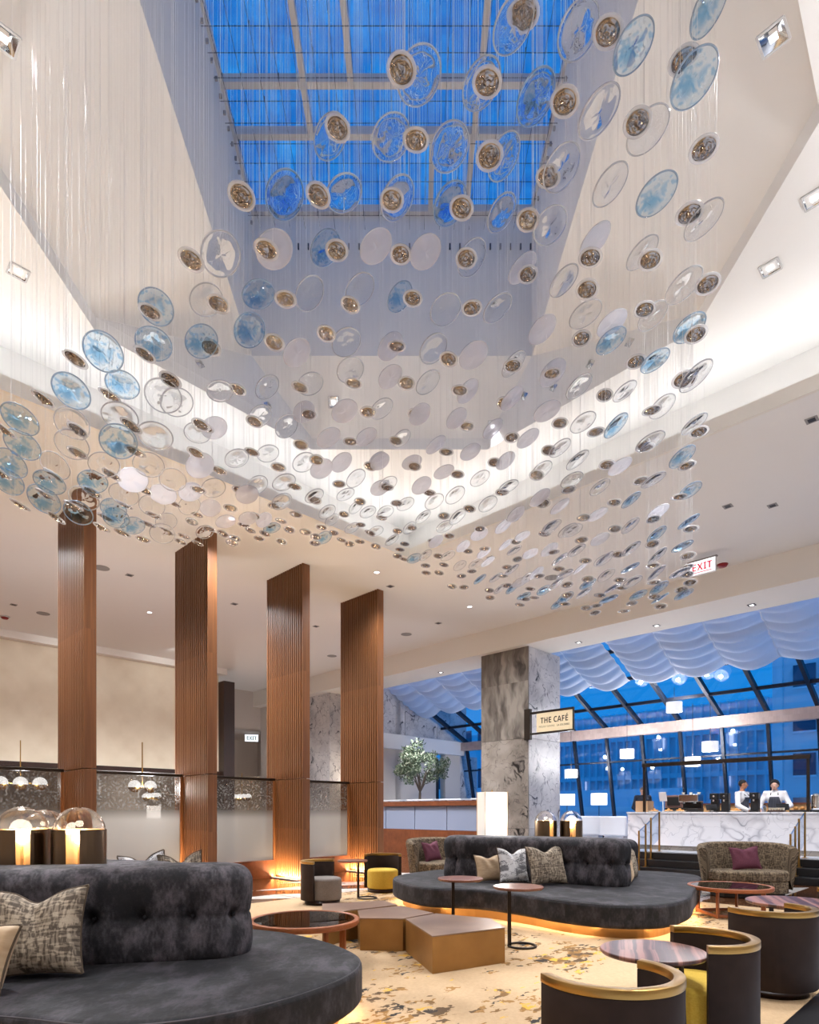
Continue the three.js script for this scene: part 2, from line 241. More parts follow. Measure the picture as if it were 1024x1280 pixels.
{ const o = 0.76, q = [[HOLE[0] - o, HOLE[0] - o], [HOLE[1] + o, HOLE[0] - o], [HOLE[1] + o, HOLE[1] + o], [HOLE[0] - o, HOLE[1] + o]].map(([s, t]) => new THREE.Vector2((s - t) * Q, (s + t) * Q));
  const sh = new THREE.Shape(q); sh.holes.push(new THREE.Path(OCT.map(([x, d]) => new THREE.Vector2(x, d))));
  ringMesh = struct(mesh('ceiling', metric(extrudeUp(sh, RING, RING + 0.2)), M.ceiling), 'cream ring ceiling with an eight-sided opening under the skylight', 'ceiling'); ringMesh.name = 'ceiling_ring';
  // sloping planes from the eight-sided opening to the skylight shaft
  const y0 = RING + 0.2, P = OCT.map(([x, d]) => V(x, y0, -d)), S = ['fl', 'fr', 'nr', 'nl'].map((k) => V(SH[k][0], SHY, -SH[k][1]));
  const out = []; const quad = (a, b, c, d) => out.push(a, b, c, a, c, d);
  quad(P[0], P[1], S[1], S[0]); out.push(P[1], P[2], S[1]); quad(P[2], P[3], S[2], S[1]); out.push(P[3], P[4], S[2]); quad(P[4], P[5], S[3], S[2]); out.push(P[5], P[6], S[3]); quad(P[6], P[7], S[0], S[3]); out.push(P[7], P[0], S[0]);
  const g = new THREE.BufferGeometry().setFromPoints(out); g.computeVertexNormals(); const ms = M.ceiling.clone(); ms.side = THREE.DoubleSide;
  loftMesh = struct(mesh('ceiling', metric(g), ms), 'sloping cream ceiling planes rising to the skylight shaft', 'ceiling'); loftMesh.name = 'ceiling_slope';
  const wall = thing('wall_shaft', 'plaster walls of the skylight shaft', 'shaft wall'); wall.userData.kind = 'structure';
  const mk = (a, b) => { const A = V(a[0], SHY, -a[1]), B = V(b[0], SHY, -b[1]); const w = new THREE.BufferGeometry().setFromPoints([A, B, V(B.x, SKY, B.z), A, V(B.x, SKY, B.z), V(A.x, SKY, A.z)]); w.computeVertexNormals(); const m2 = M.shaft.clone(); m2.side = THREE.DoubleSide; mesh('shaft_wall', metric(w), m2, wall); };
  mk(SH.fl, SH.fr); mk(SH.fr, SH.nr); mk(SH.nr, SH.nl); mk(SH.nl, SH.fl);
}
{ // skylight: frame bars, panes, cable net and its brackets
  const sk = thing('window_1', 'large gridded skylight showing the blue dusk sky', 'skylight'); sk.userData.kind = 'structure';
  const xl = (d) => mix(SH.nl[0], SH.fl[0], (d - 3.4) / 6.96), xr = (d) => mix(SH.nr[0], SH.fr[0], (d - 3.4) / 6.96);
  const rows = [10.36, 9.15, 8.5, 7.1, 5.9, 4.7, 3.4], cuts = [[.34, .95], [-1.48, .95], [-1.48, -.83, .97], [-1.48, .97], [-1.48, -.2, .97], [-1.48, .97]];
  rows.forEach((d, i) => { const w = i === 0 || i === 6 ? .1 : .09; mesh('frame_bar', box(xr(d) - xl(d) + .1, .12, w), M.frameWhite, sk, V((xl(d) + xr(d)) / 2, SKY + .02, -d + (i === 0 ? .03 : 0))); });
  const lng = (x0, d0, x1, d1) => mesh('frame_bar', plankBetween(V(x0, SKY + .02, -d0), V(x1, SKY + .02, -d1), .08, .12), M.frameWhite, sk);
  lng(xl(3.4), 3.4, xl(10.36), 10.36); lng(xr(3.4), 3.4, xr(10.36), 10.36);
  rows.slice(0, -1).forEach((d, i) => {
    const e = rows[i + 1], xs = [xl((d + e) / 2), ...cuts[i], xr((d + e) / 2)];
    cuts[i].forEach((x) => lng(x + .012, d, x, e));
    for (let k = 0; k + 1 < xs.length; k++) mesh('pane', box(xs[k + 1] - xs[k] - .05, .012, d - e - .05), M.skyPane, sk, V((xs[k] + xs[k + 1]) / 2, SKY + .1, -(d + e) / 2));
  });
  const net = thing('cable_net', 'fine cable net with dark clips stretched below the skylight', 'cable net'); const NY = SKY - .3, nm = std({ color: col(70, 74, 84), roughness: .5, metalness: .4 });
  for (let d = 3.6; d < 10.3; d += .27) mesh('cable', box(4.75, .006, .006), nm, net, V((xl(d) + xr(d)) / 2, NY, -d));
  for (let x = -2.5; x < 2.1; x += .25) mesh('cable', box(.006, .006, 6.85), nm, net, V(x, NY, -6.9));
  const clip = box(.035, .05, .025), clipFar = box(.025, .09, .03);
  for (let d = 3.6; d < 10.3; d += .2) { mesh('clip', clip, M.greyPlastic, net, V(xl(d) + .03, NY, -d)); mesh('clip', clip, M.greyPlastic, net, V(xr(d) - .03, NY, -d)); }
  for (let x = -2.55; x < 2.05; x += .17) mesh('clip', clipFar, nm, net, V(x, NY - .28, -10.33));
  seed = 5; const node = box(.012, .07, .012);
  for (let i = 0; i < 120; i++) mesh('clip', node, nm, net, V(-2.5 + .25 * Math.floor(rr(0, 18.9)), NY + .03, -(3.6 + .27 * Math.floor(rr(6, 24.9)))));
}
// enclosing walls behind and beside the viewer
struct(block('wall_back', [-5.3, -5], [-.2, 7.1], [-6, 31], M.plaster), 'cream wall closing the lobby', 'wall');
struct(block('wall_side', [-5.3, 23.3], [-.2, 7.3], [-6.3, -6], M.plaster), 'cream wall beside the cafe', 'wall');
// far wall with wallpaper, brown trim and a lower recess
struct(block('wall_left', [-5, 11.4], [3.0, H1], [21.7, 22.0], M.wallPaper), 'beige patterned wallpaper wall above the brown trim', 'wall');
struct(block('trim_3', [-5, 11.4], [2.9, 3.04], [21.62, 22.0], M.woodDark), 'dark brown trim under the beige wallpaper', 'trim');
struct(block('trim_4', [-5, 11.6], [H1 - .22, H1], [21.4, 21.7], M.lip), 'cream cornice where the wallpaper meets the ceiling', 'trim');
struct(block('wall_recess', [-5, 11.4], [0, 3.0], [24.4, 24.6], std({ color: col(150, 140, 130), roughness: .9 })), 'taupe wall at the back of the lower lounge', 'wall');
struct(block('ceiling_recess', [-5, 11.4], [3.0, 3.1], [22.0, 24.6], M.ceiling), 'low ceiling over the lower lounge', 'ceiling');
struct(block('trim_5', [11.4, 11.85], [0, 6.45], [21.3, 22.1], M.woodDark), 'dark wood post ending the wallpapered wall', 'post');
// corridor beyond
struct(block('wall_corridor', [11.4, 16], [5.15, H1], [24.6, 24.9], M.plaster), 'lavender grey wall over the corridor opening', 'wall');
struct(block('ceiling_corridor', [11.4, 17], [5.15, 5.25], [24.6, 31], M.plaster), 'dim corridor ceiling', 'ceiling');
struct(block('wall_bulkhead', [11.4, 17], [3.3, 5.15], [28.2, 28.5], M.plaster), 'cream bulkhead across the corridor', 'wall');
struct(block('wall_end', [-5, 23], [-.2, H1], [31, 31.3], M.plaster), 'pale wall at the end of the corridor', 'wall');
struct(block('wall_dark', [13.0, 13.9], [0, 3.3], [28.6, 28.8], M.black), 'dark panel in the corridor', 'wall');
struct(block('wall_right', [17, 17.3], [-.2, 7.1], [17.8, 31], M.plaster), 'pale wall beside the corridor', 'wall');
// beam over the cafe and the column
struct(block('beam', [14.6, 16.0], [6.25, 7.3], [-6, 31], M.lip), 'deep cream beam between the lobby and the cafe', 'beam');
{ const c = gridThing('marble_column', 'square column clad in grey veined marble slabs beside the cafe sign', 'column', 14.8, 10.0); c.userData.kind = 'structure';
  const mats = [M.marbleGrain, M.marbleGrey, M.marbleGrey], ys = [0, 1.02, 3.62, 6.92];
  for (let i = 0; i < 3; i++) { const a = ys[i] + .004, b = ys[i + 1] - .004; blk(c, 'marble_slab', [14.8, 14.84], [a, b], [10.0, 11.7], i === 2 ? M.marbleGrain : M.marbleGrey); blk(c, 'marble_slab', [14.845, 16.5], [a, Math.min(b, 6.24)], [10.0, 10.04], M.marbleBright); }
  blk(c, 'core', [14.85, 16.5], [0, 6.24], [10.05, 11.7], M.blackStone); }
struct(block('wall_marble', [15.0, 15.6], [0, 6.25], [19.5, 21.0], M.marbleBright), 'blue-lit marble pier seen between the slatted fins', 'pier');
struct(block('wall_pier', [15.0, 15.6], [0, 6.25], [21.0, 24.6], M.plaster), 'pale pier beside the marble', 'wall');
// cafe platform, steps
struct(block('floor_cafe', [15.4, 23], [0, 0.5], [-6, 17.8], M.greyFloor), 'raised pale stone floor of the cafe', 'floor');
{ const st = gridThing('steps', 'black stone steps up to the cafe', 'steps', 14.5, 0); st.userData.kind = 'structure';
  [[14.5, 15.4, 0, .16], [14.8, 15.4, .16, .325], [15.1, 15.4, .325, .495]].forEach(([a, b, y0, y1]) => blk(st, 'step', [a, b], [y0, y1], [-5.9, 9.95], M.blackStone, .006)); }
// side wall of the cafe
{ const w = gridThing('wall_cafe', 'side wall of the cafe with marble above a white band', 'wall', 15.6, 17.8); w.userData.kind = 'structure';
  for (let i = 0; i < 3; i++) blk(w, 'marble_slab', [15.6 + i * 1.95, 17.53 + i * 1.95], [4.58, 7.2], [17.8, 18.1], M.marbleBright);
  blk(w, 'white_band', [15.6, 21.3], [4.0, 4.58], [17.55, 18.1], M.white); blk(w, 'lower_wall', [15.6, 19.4], [.5, 4.0], [17.8, 18.1], M.plaster); blk(w, 'lower_wall', [20.0, 21.0], [.5, 4.0], [17.8, 18.1], M.plaster); blk(w, 'marble_slab', [21.0, 22.2], [.5, 4.0], [17.8, 18.1], M.marbleBright); blk(w, 'dark_panel', [19.42, 19.7], [.5, 3.8], [17.9, 18.05], M.black); }
// ---------- cafe glazing ----------
const roofY = (s) => 4.55 + (21 - s) * 0.45, TB = []; for (let k = -7; k <= 10; k++) TB.push(4.19 + 1.32 * k);
function quadGeo(a, b, c, d) { const g = new THREE.BufferGeometry().setFromPoints([a, b, c, a, c, d]); g.setAttribute('uv', new THREE.BufferAttribute(new Float32Array([0, 0, 1, 0, 1, 1, 0, 0, 1, 1, 0, 1]), 2)); g.computeVertexNormals(); return g; }
{ const w = thing('window_2', 'leaning glass wall of the cafe with dark mullions', 'window'); w.userData.kind = 'structure';
  const wallS = (y) => mix(21.8, 21.0, (y - .5) / 3.7), P = (t, y) => ST(wallS(y), t, y), ys = [.5, 3.33, 4.2];
  TB.forEach((t) => mesh('mullion', plankBetween(P(t, .5), P(t, 4.22), .09, .14), M.mullion, w));
  ys.slice(0, 2).forEach((y) => mesh('transom', plankBetween(P(TB[0], y), P(17.7, y), .06, y < 1 ? .2 : .06), M.mullion, w));
  const end = [...TB, 17.8]; for (let k = 0; k + 1 < end.length; k++) for (let j = 0; j < 2; j++) mesh('pane', quadGeo(P(end[k] + .03, ys[j]), P(end[k + 1] - .03, ys[j]), P(end[k + 1] - .03, ys[j + 1]), P(end[k] + .03, ys[j + 1])), M.pane, w);
  const r = thing('window_3', 'sloping glass roof of the cafe with dark glazing bars', 'window'); r.userData.kind = 'structure';
  const ss = [21.0, 19.75, 18.45, 17.15, 15.9], G = (s, t) => ST(s, t, roofY(s));
  TB.forEach((t) => mesh('glazing_bar', plankBetween(G(21.1, t), G(15.85, t), .1, .16), M.mullion, r));
  ss.forEach((s, i) => mesh('purlin', plankBetween(ST(s, TB[0], roofY(s) - .02), ST(s, 17.8, roofY(s) - .02), .1, .1), M.mullion, r));
  for (let k = 0; k + 1 < end.length; k++) for (let j = 0; j < 4; j++) mesh('pane', quadGeo(G(ss[j], end[k] + .04), G(ss[j], end[k + 1] - .04), G(ss[j + 1], end[k + 1] - .04), G(ss[j + 1], end[k] + .04)), M.pane, r);
  struct(block('beam_timber', [20.75, 21.1], [4.2, 4.55], [-6, 17.8], M.timber), 'pinkish timber beam between the glass wall and the glass roof', 'beam');
}
{ // drapes slung below the glass roof: scalloped bays between seams
  const cloth = phys({ color: col(250, 250, 252), roughness: 1, transmission: 0.6, thickness: 0, side: THREE.DoubleSide }), seamMat = std({ color: col(240, 240, 244), roughness: .9 });
  const folds = 7, sA = 15.95, sB = 18.35, P = (a, t, t0) => { const s = mix(sA, sB, a), b = Math.abs(Math.sin(Math.PI * (t - t0) / 1.32)), f = (a * folds) % 1, dip = Math.pow(Math.sin(Math.PI * Math.pow(f, .7)), 1) * .12 + .05 * (1 - f); return ST(s + .07 * b * a, t, roofY(s) - .14 - dip * (.35 + .65 * b) - .15 * b * a - .04 * b - .03 * Math.sin(t * 3.1 + a * 5)); };
  const drape = (ta, tb, t0, label) => {
    const o = thing('drape', label, 'drape', V(0, 0, 0), 0, 'cafe roof drapes');
    const nu = 7 * 12, nv = Math.round((tb - ta) / .066), pos = [], idx = [];
    for (let i = 0; i <= nu; i++) for (let j = 0; j <= nv; j++) { const p = P(Math.min(.9999, i / nu), mix(ta, tb, j / nv), t0); pos.push(p.x, p.y, p.z); }
    for (let i = 0; i < nu; i++) for (let j = 0; j < nv; j++) { const a = i * (nv + 1) + j, b = a + 1, c = a + nv + 1; idx.push(a, b, c, b, c + 1, c); }
    const g = new THREE.BufferGeometry(); g.setAttribute('position', new THREE.Float32BufferAttribute(pos, 3)); g.setIndex(idx); g.computeVertexNormals(); mesh('cloth', g, cloth, o);
    for (let t = t0; t <= tb + .01; t += 1.32) if (t >= ta - .01) { const pts = []; for (let i = 0; i <= 60; i++) { const p = P(Math.min(.9999, i / 60), t, t0); p.y -= .012; pts.push(p); } mesh('seam', new THREE.TubeGeometry(new THREE.CatmullRomCurve3(pts), 60, .014, 5), seamMat, o); }
  };
  drape(-5.9, 8.48, 8.48 - 1.32 * 11, 'white scalloped drape slung under the glass roof above the serving counter');
  drape(8.66, 17.75, 8.66, 'white scalloped drape under the glass roof above the olive tree');
}
{ // what stands outside the glass
  const bm = std({ color: col(236, 240, 244), roughness: .8 }), bd = std({ color: col(214, 226, 236), roughness: .7 }), wd = std({ color: col(60, 84, 110), roughness: .15 }), fin = std({ color: col(226, 234, 242), roughness: .6 });
  const lit = glow(col(190, 205, 255), .9), ground = std({ color: col(200, 206, 214), roughness: .9 });
  struct(block('ground', [23.4, 90], [-3.2, -3], [-60, 90], ground), 'street level outside the glass', 'ground');
  const a = gridThing('stone_building', 'pale stone building with rows of windows outside the glass', 'building', 37, -4, -3);
  blk(a, 'facade', [37, 45], [-3, 15.6], [-10, 9.5], bm); 
  for (let f = 0; f < 8; f++) for (let k = 0; k < 7; k++) { const t = -5.4 + k * 2.15, y = -1.2 + f * 2.3; const w = blk(a, 'window', [36.85, 37.0], [y, y + 1.15], [t, t + 1.0], wd); const sill = mesh('sill', box(.22, .1, 1.1), bm, w, V(0, -.62, 0)); }
  for (let k = 0; k < 8; k++) blk(a, 'pilaster', [36.7, 37], [-3, 15.6], [-6.1 + k * 2.15, -5.85 + k * 2.15], bm);
  const b = gridThing('glass_tower', 'dark blue tower with upright fins outside the glass', 'building', 46, 12, -3);
  blk(b, 'facade', [46, 56], [-3, 9.2], [12, 30], bd); for (let k = 0; k < 31; k++) blk(b, 'facade_fin', [45.6, 46], [-3, 9.2], [12.1 + k * .58, 12.22 + k * .58], fin);
  for (let k = 0; k < 3; k++) blk(b, 'floor_band', [45.7, 46], [1 + k * 3, 1.35 + k * 3], [12, 30], fin);
  for (const [y, t] of [[7.2, 8.3], [7.2, 9.5], [7.3, 15], [6.2, 12], [3.2, 18.4], [6.1, 7.2], [3.4, 10.4], [2.2, 13.3], [3.3, 7.4]]) blk(b, 'lit_window', [45.88, 45.98], [y, y + .9], [t + 7, t + 7.3], lit);
  const c = gridThing('stone_terrace', 'low pale terrace wall in front of the blue tower', 'building', 34, 12, -3);
  blk(c, 'parapet', [34, 36], [-3, 1.5], [10, 40], bm); blk(c, 'coping', [33.8, 36.2], [1.5, 1.8], [10, 40], bm); blk(c, 'upper_wall', [36, 40], [-3, 2.9], [14, 30], bd);
  const d = gridThing('grey_building', 'far grey building behind the marble column', 'building', 50, 30, -3);
  blk(d, 'facade', [50, 60], [-3, 9.5], [31, 58], bd); for (let k = 0; k < 12; k++) for (let f = 0; f < 3; f++) blk(d, 'window', [49.9, 50], [0 + f * 4, 2 + f * 4], [32 + k * 2.2, 33.3 + k * 2.2], wd);
}
// ---------- slatted timber fins, their strip lights and the glass screens between them ----------
const FT = 11.1, FS = [1.2, 3.4, 5.6, 7.8, 10.0], FL = 1.45;
{ const upper = box(.08, H1 - 2.245, .046, .003), lower = box(.08, 2.165, .046, .003), pitch = (FL - .055) / 17;
  const wheres = ['first slatted timber fin, beyond the lounge lamps', 'slatted timber fin rising behind the charcoal velvet sofa lamps', 'slatted timber fin beside the grey seated drum chair', 'slatted timber fin beside the yellow drum chair'];
  FS.forEach((s, i) => {
    const f = gridThing('slatted_fin', ['tall slatted walnut fin at the row end', 'tall slatted walnut fin standing behind the glass dome lamps', 'tall slatted walnut fin behind the tufted charcoal sofa back', 'tall slatted walnut fin behind the grey seated drum chair', 'tall slatted walnut fin behind the yellow seated drum chair'][i], 'fin', s, FT, 0, 'slatted fins');
    blk(f, 'core', [s + .08, s + .12], [.0, H1], [FT + .012, FT + FL], M.slat);
    blk(f, 'end_board', [s, s + .2], [2.24, H1 - .001], [FT, FT + .03], M.woodSide, .004); blk(f, 'end_board', [s, s + .2], [.0, 2.225], [FT, FT + .03], M.woodSide, .004);
    for (let k = 0; k < 17; k++) for (const side of [0, 1]) { const t = FT + .055 + k * pitch + pitch / 2; const x = side ? .16 : .04;
      mesh('slat', upper, M.slat, f, V(x, (2.24 + H1) / 2, -(t - FT))); mesh('slat', lower, M.slat, f, V(x, .055 + 2.165 / 2, -(t - FT))); }
    // strip light in the floor along each face
    for (const side of [0, 1]) {
      if (side && i === 4) { }
      const sc = side ? s + .2 + .1 : s - .1;
      const fx = gridThing('strip_light', 'slim linear floor uplight at the foot of a slatted fin', 'uplight', sc, FT, 0, 'fin uplights');
      blk(fx, 'housing', [sc - .045, sc + .045], [.0, .022], [FT + .02, FT + FL - .3], M.greyPlastic, .004); blk(fx, 'lens', [sc - .02, sc + .02], [.022, .025], [FT + .04, FT + FL - .32], glow(AMBER, 2.5));
      const c = ST(sc, FT + (FL - .28) / 2 + .02, .035); const l = areaLight(FL - .36, .05, AMBER, L.fin, c, V(c.x, 9, c.z)); l.rotateZ(0); const a = ST(0, 1, 0).normalize(), z = V(0, -1, 0).addScaledVector(ST(side ? -1 : 1, 0).normalize(), -.55).normalize(); l.quaternion.setFromRotationMatrix(new THREE.Matrix4().makeBasis(a, z.clone().cross(a).normalize(), z));
    }
  });
}
{ // glass screens: seeded clear glass above, etched below
  const n = 512, R = tex(256, (u, v) => { const drop = vnoise(u * 90, v * 90, 90, 701) > .62 ? 1 : 0, streak = vnoise(u * 46, v * 6, 46, 705) > .7 ? 1 : 0, frost = step(.72, .5, v); const b = clamp(Math.max(frost * .62, (drop * .35 + streak * .12) * step(.5, .7, v)) + .04); return [0, b * 255, 0]; }, 1, false);
  const B = tex(512, (u, v) => { const d = step(.55, .7, vnoise(u * 110, v * 110, 110, 711)) * step(.55, .8, v); return grey(d * .9 + .05 * vnoise(u * 40, v * 12, 40, 713)); }, 1, false);
  M.screen = phys({ color: col(160, 155, 149), transmission: .92, thickness: 0, roughness: 1, roughnessMap: R, bumpMap: B, bumpScale: .004, ior: 1.5 });
  const label = ['seeded glass screen beyond the dome lamps', 'seeded glass screen behind the dome lamps and charcoal sofa back', 'seeded glass screen between the fins, below the corridor exit sign', 'seeded glass screen between the fins, below the blue-lit marble pier'];
  for (let i = 0; i < 4; i++) { const a = FS[i] + .2, b = FS[i + 1], t = 12.2, g = gridThing('glass_screen', label[i], 'glass screen', a, t, 0);
    blk(g, 'base_panel', [a + .002, b - .002], [.0, .4], [t - .06, t + .06], M.woodRail); blk(g, 'top_rail', [a + .002, b - .002], [2.215, 2.27], [t - .035, t + .035], M.bronze, .004);
    blk(g, 'post', [a + .002, a + .05], [.4, 2.215], [t - .03, t + .03], M.woodSide); blk(g, 'post', [b - .05, b - .002], [.4, 2.215], [t - .03, t + .03], M.woodSide);
    const w = b - a - .1, pg = new THREE.PlaneGeometry(w, 1.81); mesh('pane', pg, M.screen, g, V((b - a) / 2, 1.308, 0)); }
}
{ // low screen between lobby and cafe: timber base, glass, timber cap
  M.milkGlass = phys({ color: col(176, 186, 210), transmission: .5, thickness: 0, roughness: .35, ior: 1.5 });
  const g = gridThing('bar_screen', 'low screen with walnut cap and pale glass band below the olive tree', 'screen', 14.9, 11.75);
  blk(g, 'base_panel', [14.9, 15.2], [0, .9], [11.75, 17.6], M.woodRail); blk(g, 'cap', [14.82, 15.28], [1.7, 1.86], [11.75, 17.6], M.woodRail, .01); blk(g, 'back_board', [15.18, 15.2], [.9, 1.7], [11.75, 17.6], M.greyFloor);
  for (let k = 0; k < 4; k++) blk(g, 'glass_panel', [14.93, 14.945], [.91, 1.69], [11.77 + k * 1.46, 13.2 + k * 1.46], M.milkGlass);
  for (let k = 0; k < 12; k++) blk(g, 'rod', [15.05, 15.07], [.9, 1.7], [12 + k * .48, 12.02 + k * .48], M.chrome);
}
// =====================================================  HANGING GLASS  =====================================================
// where each piece hangs, read as sight lines; its distance comes from its apparent size (pieces of one kind are all one size)
const SIZE = [[505,87,38],[655,18,40],[760,40,38],[855,75,38],[880,185,36],[610,103,38],[422,160,33],[520,175,34],[612,195,35],[705,127,37],[300,245,35],[397,245,32],[490,250,31],[575,260,31],[660,275,29],[735,322,30],[865,265,34],[238,325,33],[332,312,32],[420,313,29],[501,318,27],[583,323,27],[660,343,25],[885,355,31],[270,380,29],[357,373,28],[437,380,25],[515,373,25],[590,385,26],[190,388,30],[180,442,28],[95,450,31],[54,497,29],[440,475,22],[495,432,23],[343,428,26],[300,487,22],[380,483,22],[240,565,23],[210,475,28],[165,532,28],[97,537,26],[65,600,25],[25,631,25],[70,645,24],[180,675,19],[140,660,21],[385,515,20],[345,583,19],[500,548,18],[470,580,17],[440,670,12.5],[510,690,12.3],[870,470,30],[865,537,23],[858,583,22],[850,620,20],[862,660,19],[860,695,19],[862,712,17],[850,737,17],[830,757,16],[780,763,14.5],[745,765,14.5],[660,753,12.5],[610,735,12],[565,733,12],[820,652,18],[640,457,24],[690,467,24],[797,452,25],[757,495,21],[822,513,24],[745,541,22],[711,612,19],[640,548,19],[687,587,19],[625,575,17],[250,670,15],[330,670,14],[300,612,18],[770,660,17],[700,710,15],[640,700,13]];
function pieceWidth(u, v) { let a = 0, b = 0; for (const [x, y, w] of SIZE) { const k = 1 / Math.pow((x - u) ** 2 + (y - v) ** 2 + 60, 1.6); a += w * k; b += k; } return a / b; }
const DISC = 0.18;
const LIST = {
  mirror: '502,87 422,160 520,175 302,245 398,244 490,250 239,325 333,312 421,313 501,318 188,390 273,380 357,374 438,381 516,373 655,18 760,40 855,75 609,103 706,127 797,153 880,186 612,195 685,221 577,260 660,275 862,267 583,323 660,343 738,322 813,325 734,362 885,355 590,385 727,423 806,387 870,418 343,428 408,417 94,449 181,443 213,475 54,498 137,494 7,538 97,537 164,532 251,531 2,592 97,566 67,594 57,618 25,631 70,647 140,593 115,615 92,632 169,564 180,612 217,629 156,631 132,646 127,659 153,666 179,674 192,644 185,655 208,664 248,612 246,643 240,652 230,670 247,679 226,677 245,566 263,434 297,487 375,484 442,479 256,534 318,527 386,518 460,515 438,552 376,556 274,588 315,565 348,584 396,575 463,583 424,605 484,609 368,608 299,612 394,625 450,627 288,635 318,645 343,632 370,643 430,643 478,646 261,661 305,656 313,663 351,651 362,662 402,659 417,666 451,656 462,665 395,671 382,665 279,667 293,673 290,678 324,673 331,667 352,677 394,679 427,675 437,680 450,677 470,683 496,433 561,449 508,479 641,457 690,467 575,488 631,504 519,517 584,533 640,547 495,551 558,565 618,578 686,563 671,594 518,583 572,593 628,615 537,616 496,629 477,647 555,645 587,636 679,629 641,649 562,670 541,676 497,664 515,660 463,666 506,680 600,661 645,677 606,686 585,689 681,667 692,690 795,452 855,474 756,494 815,513 700,529 745,540 874,540 807,558 759,581 711,612 859,582 801,601 849,621 768,628 817,649 730,647 769,661 727,675 864,661 816,680 773,693 860,695 647,699 674,720 699,711 732,701 816,707 859,709 859,718 863,728 852,737 818,728 818,746 826,758 735,724 775,725 777,735 750,744 746,757 733,760 744,766 790,754 780,764 709,731 709,744 706,755 663,736 668,747 657,749 650,756 532,707 549,716 533,716 555,706 577,720 590,714 565,733 580,734 612,738 629,720 634,709 613,747 634,732 548,695 500,687 497,695 505,699',
  clear: '524,95 413,171 489,172 430,242 497,248 276,318 258,375 387,367 450,362 642,30 723,38 602,105 749,140 810,163 562,184 630,196 763,231 702,210 627,266 688,282 880,275 590,322 803,316 705,351 855,357 557,387 622,385 732,393 816,395 433,428 204,495 221,503 90,530 150,521 194,545 90,556 69,582 130,581 105,623 186,581 216,600 155,618 190,632 208,652 203,667 237,632 275,489 334,484 388,480 438,463 247,541 325,520 358,533 477,511 296,573 335,567 380,578 445,598 432,618 355,603 322,606 267,610 393,620 445,634 352,627 409,640 460,640 256,665 415,650 440,660 542,436 535,478 642,455 502,548 700,560 677,588 600,598 636,608 485,605 543,627 569,619 507,630 482,640 529,646 572,646 610,630 556,658 512,660 470,664 490,675 688,660 710,663 643,688 870,470 724,483 781,489 828,508 729,528 868,530 813,552 722,575 715,600 750,609 817,600 690,657 716,663 788,657 721,688 789,686 822,695 756,698 700,699 706,718 754,700 850,716 821,716 758,719 791,727 766,735 730,741 695,730 660,722 575,707 595,705 620,722 640,712 625,736 560,695 532,694',
  white: '343,312 470,308 532,315 653,335 744,300 765,404 678,412 371,441 268,535 431,514 380,515 411,547 458,546 166,600 204,618 238,615 250,582 402,586 427,578 472,575 475,610 309,618 263,635 282,652 310,648 330,650 488,433 592,444 488,471 691,466 585,489 640,498 684,514 525,518 571,523 616,536 660,548 545,556 588,565 632,576 475,577 515,578 555,590 527,607 675,622 700,633 645,643 629,658 545,677 599,668 653,670 605,691 579,683 632,681 687,687 775,583 823,640 747,643 750,674 663,692 671,716 726,710 650,728 610,702',
  blue: '356,244 407,310 195,384 323,368 500,371 792,58 887,8 868,98 670,122 821,243 563,255 862,410 764,426 312,413 252,427 129,440 192,430 89,489 153,481 25,524 148,552 28,556 14,579 10,601 62,603 55,624 116,602 98,641 142,636 145,647 166,657 819,451 770,532 853,571 863,613 789,625 861,652 821,668 853,683 855,743 824,735 825,748 788,710 735,730 761,749 798,744 707,747 698,755 680,738 655,745 600,724 640,736 518,698 405,672 340,660',
};
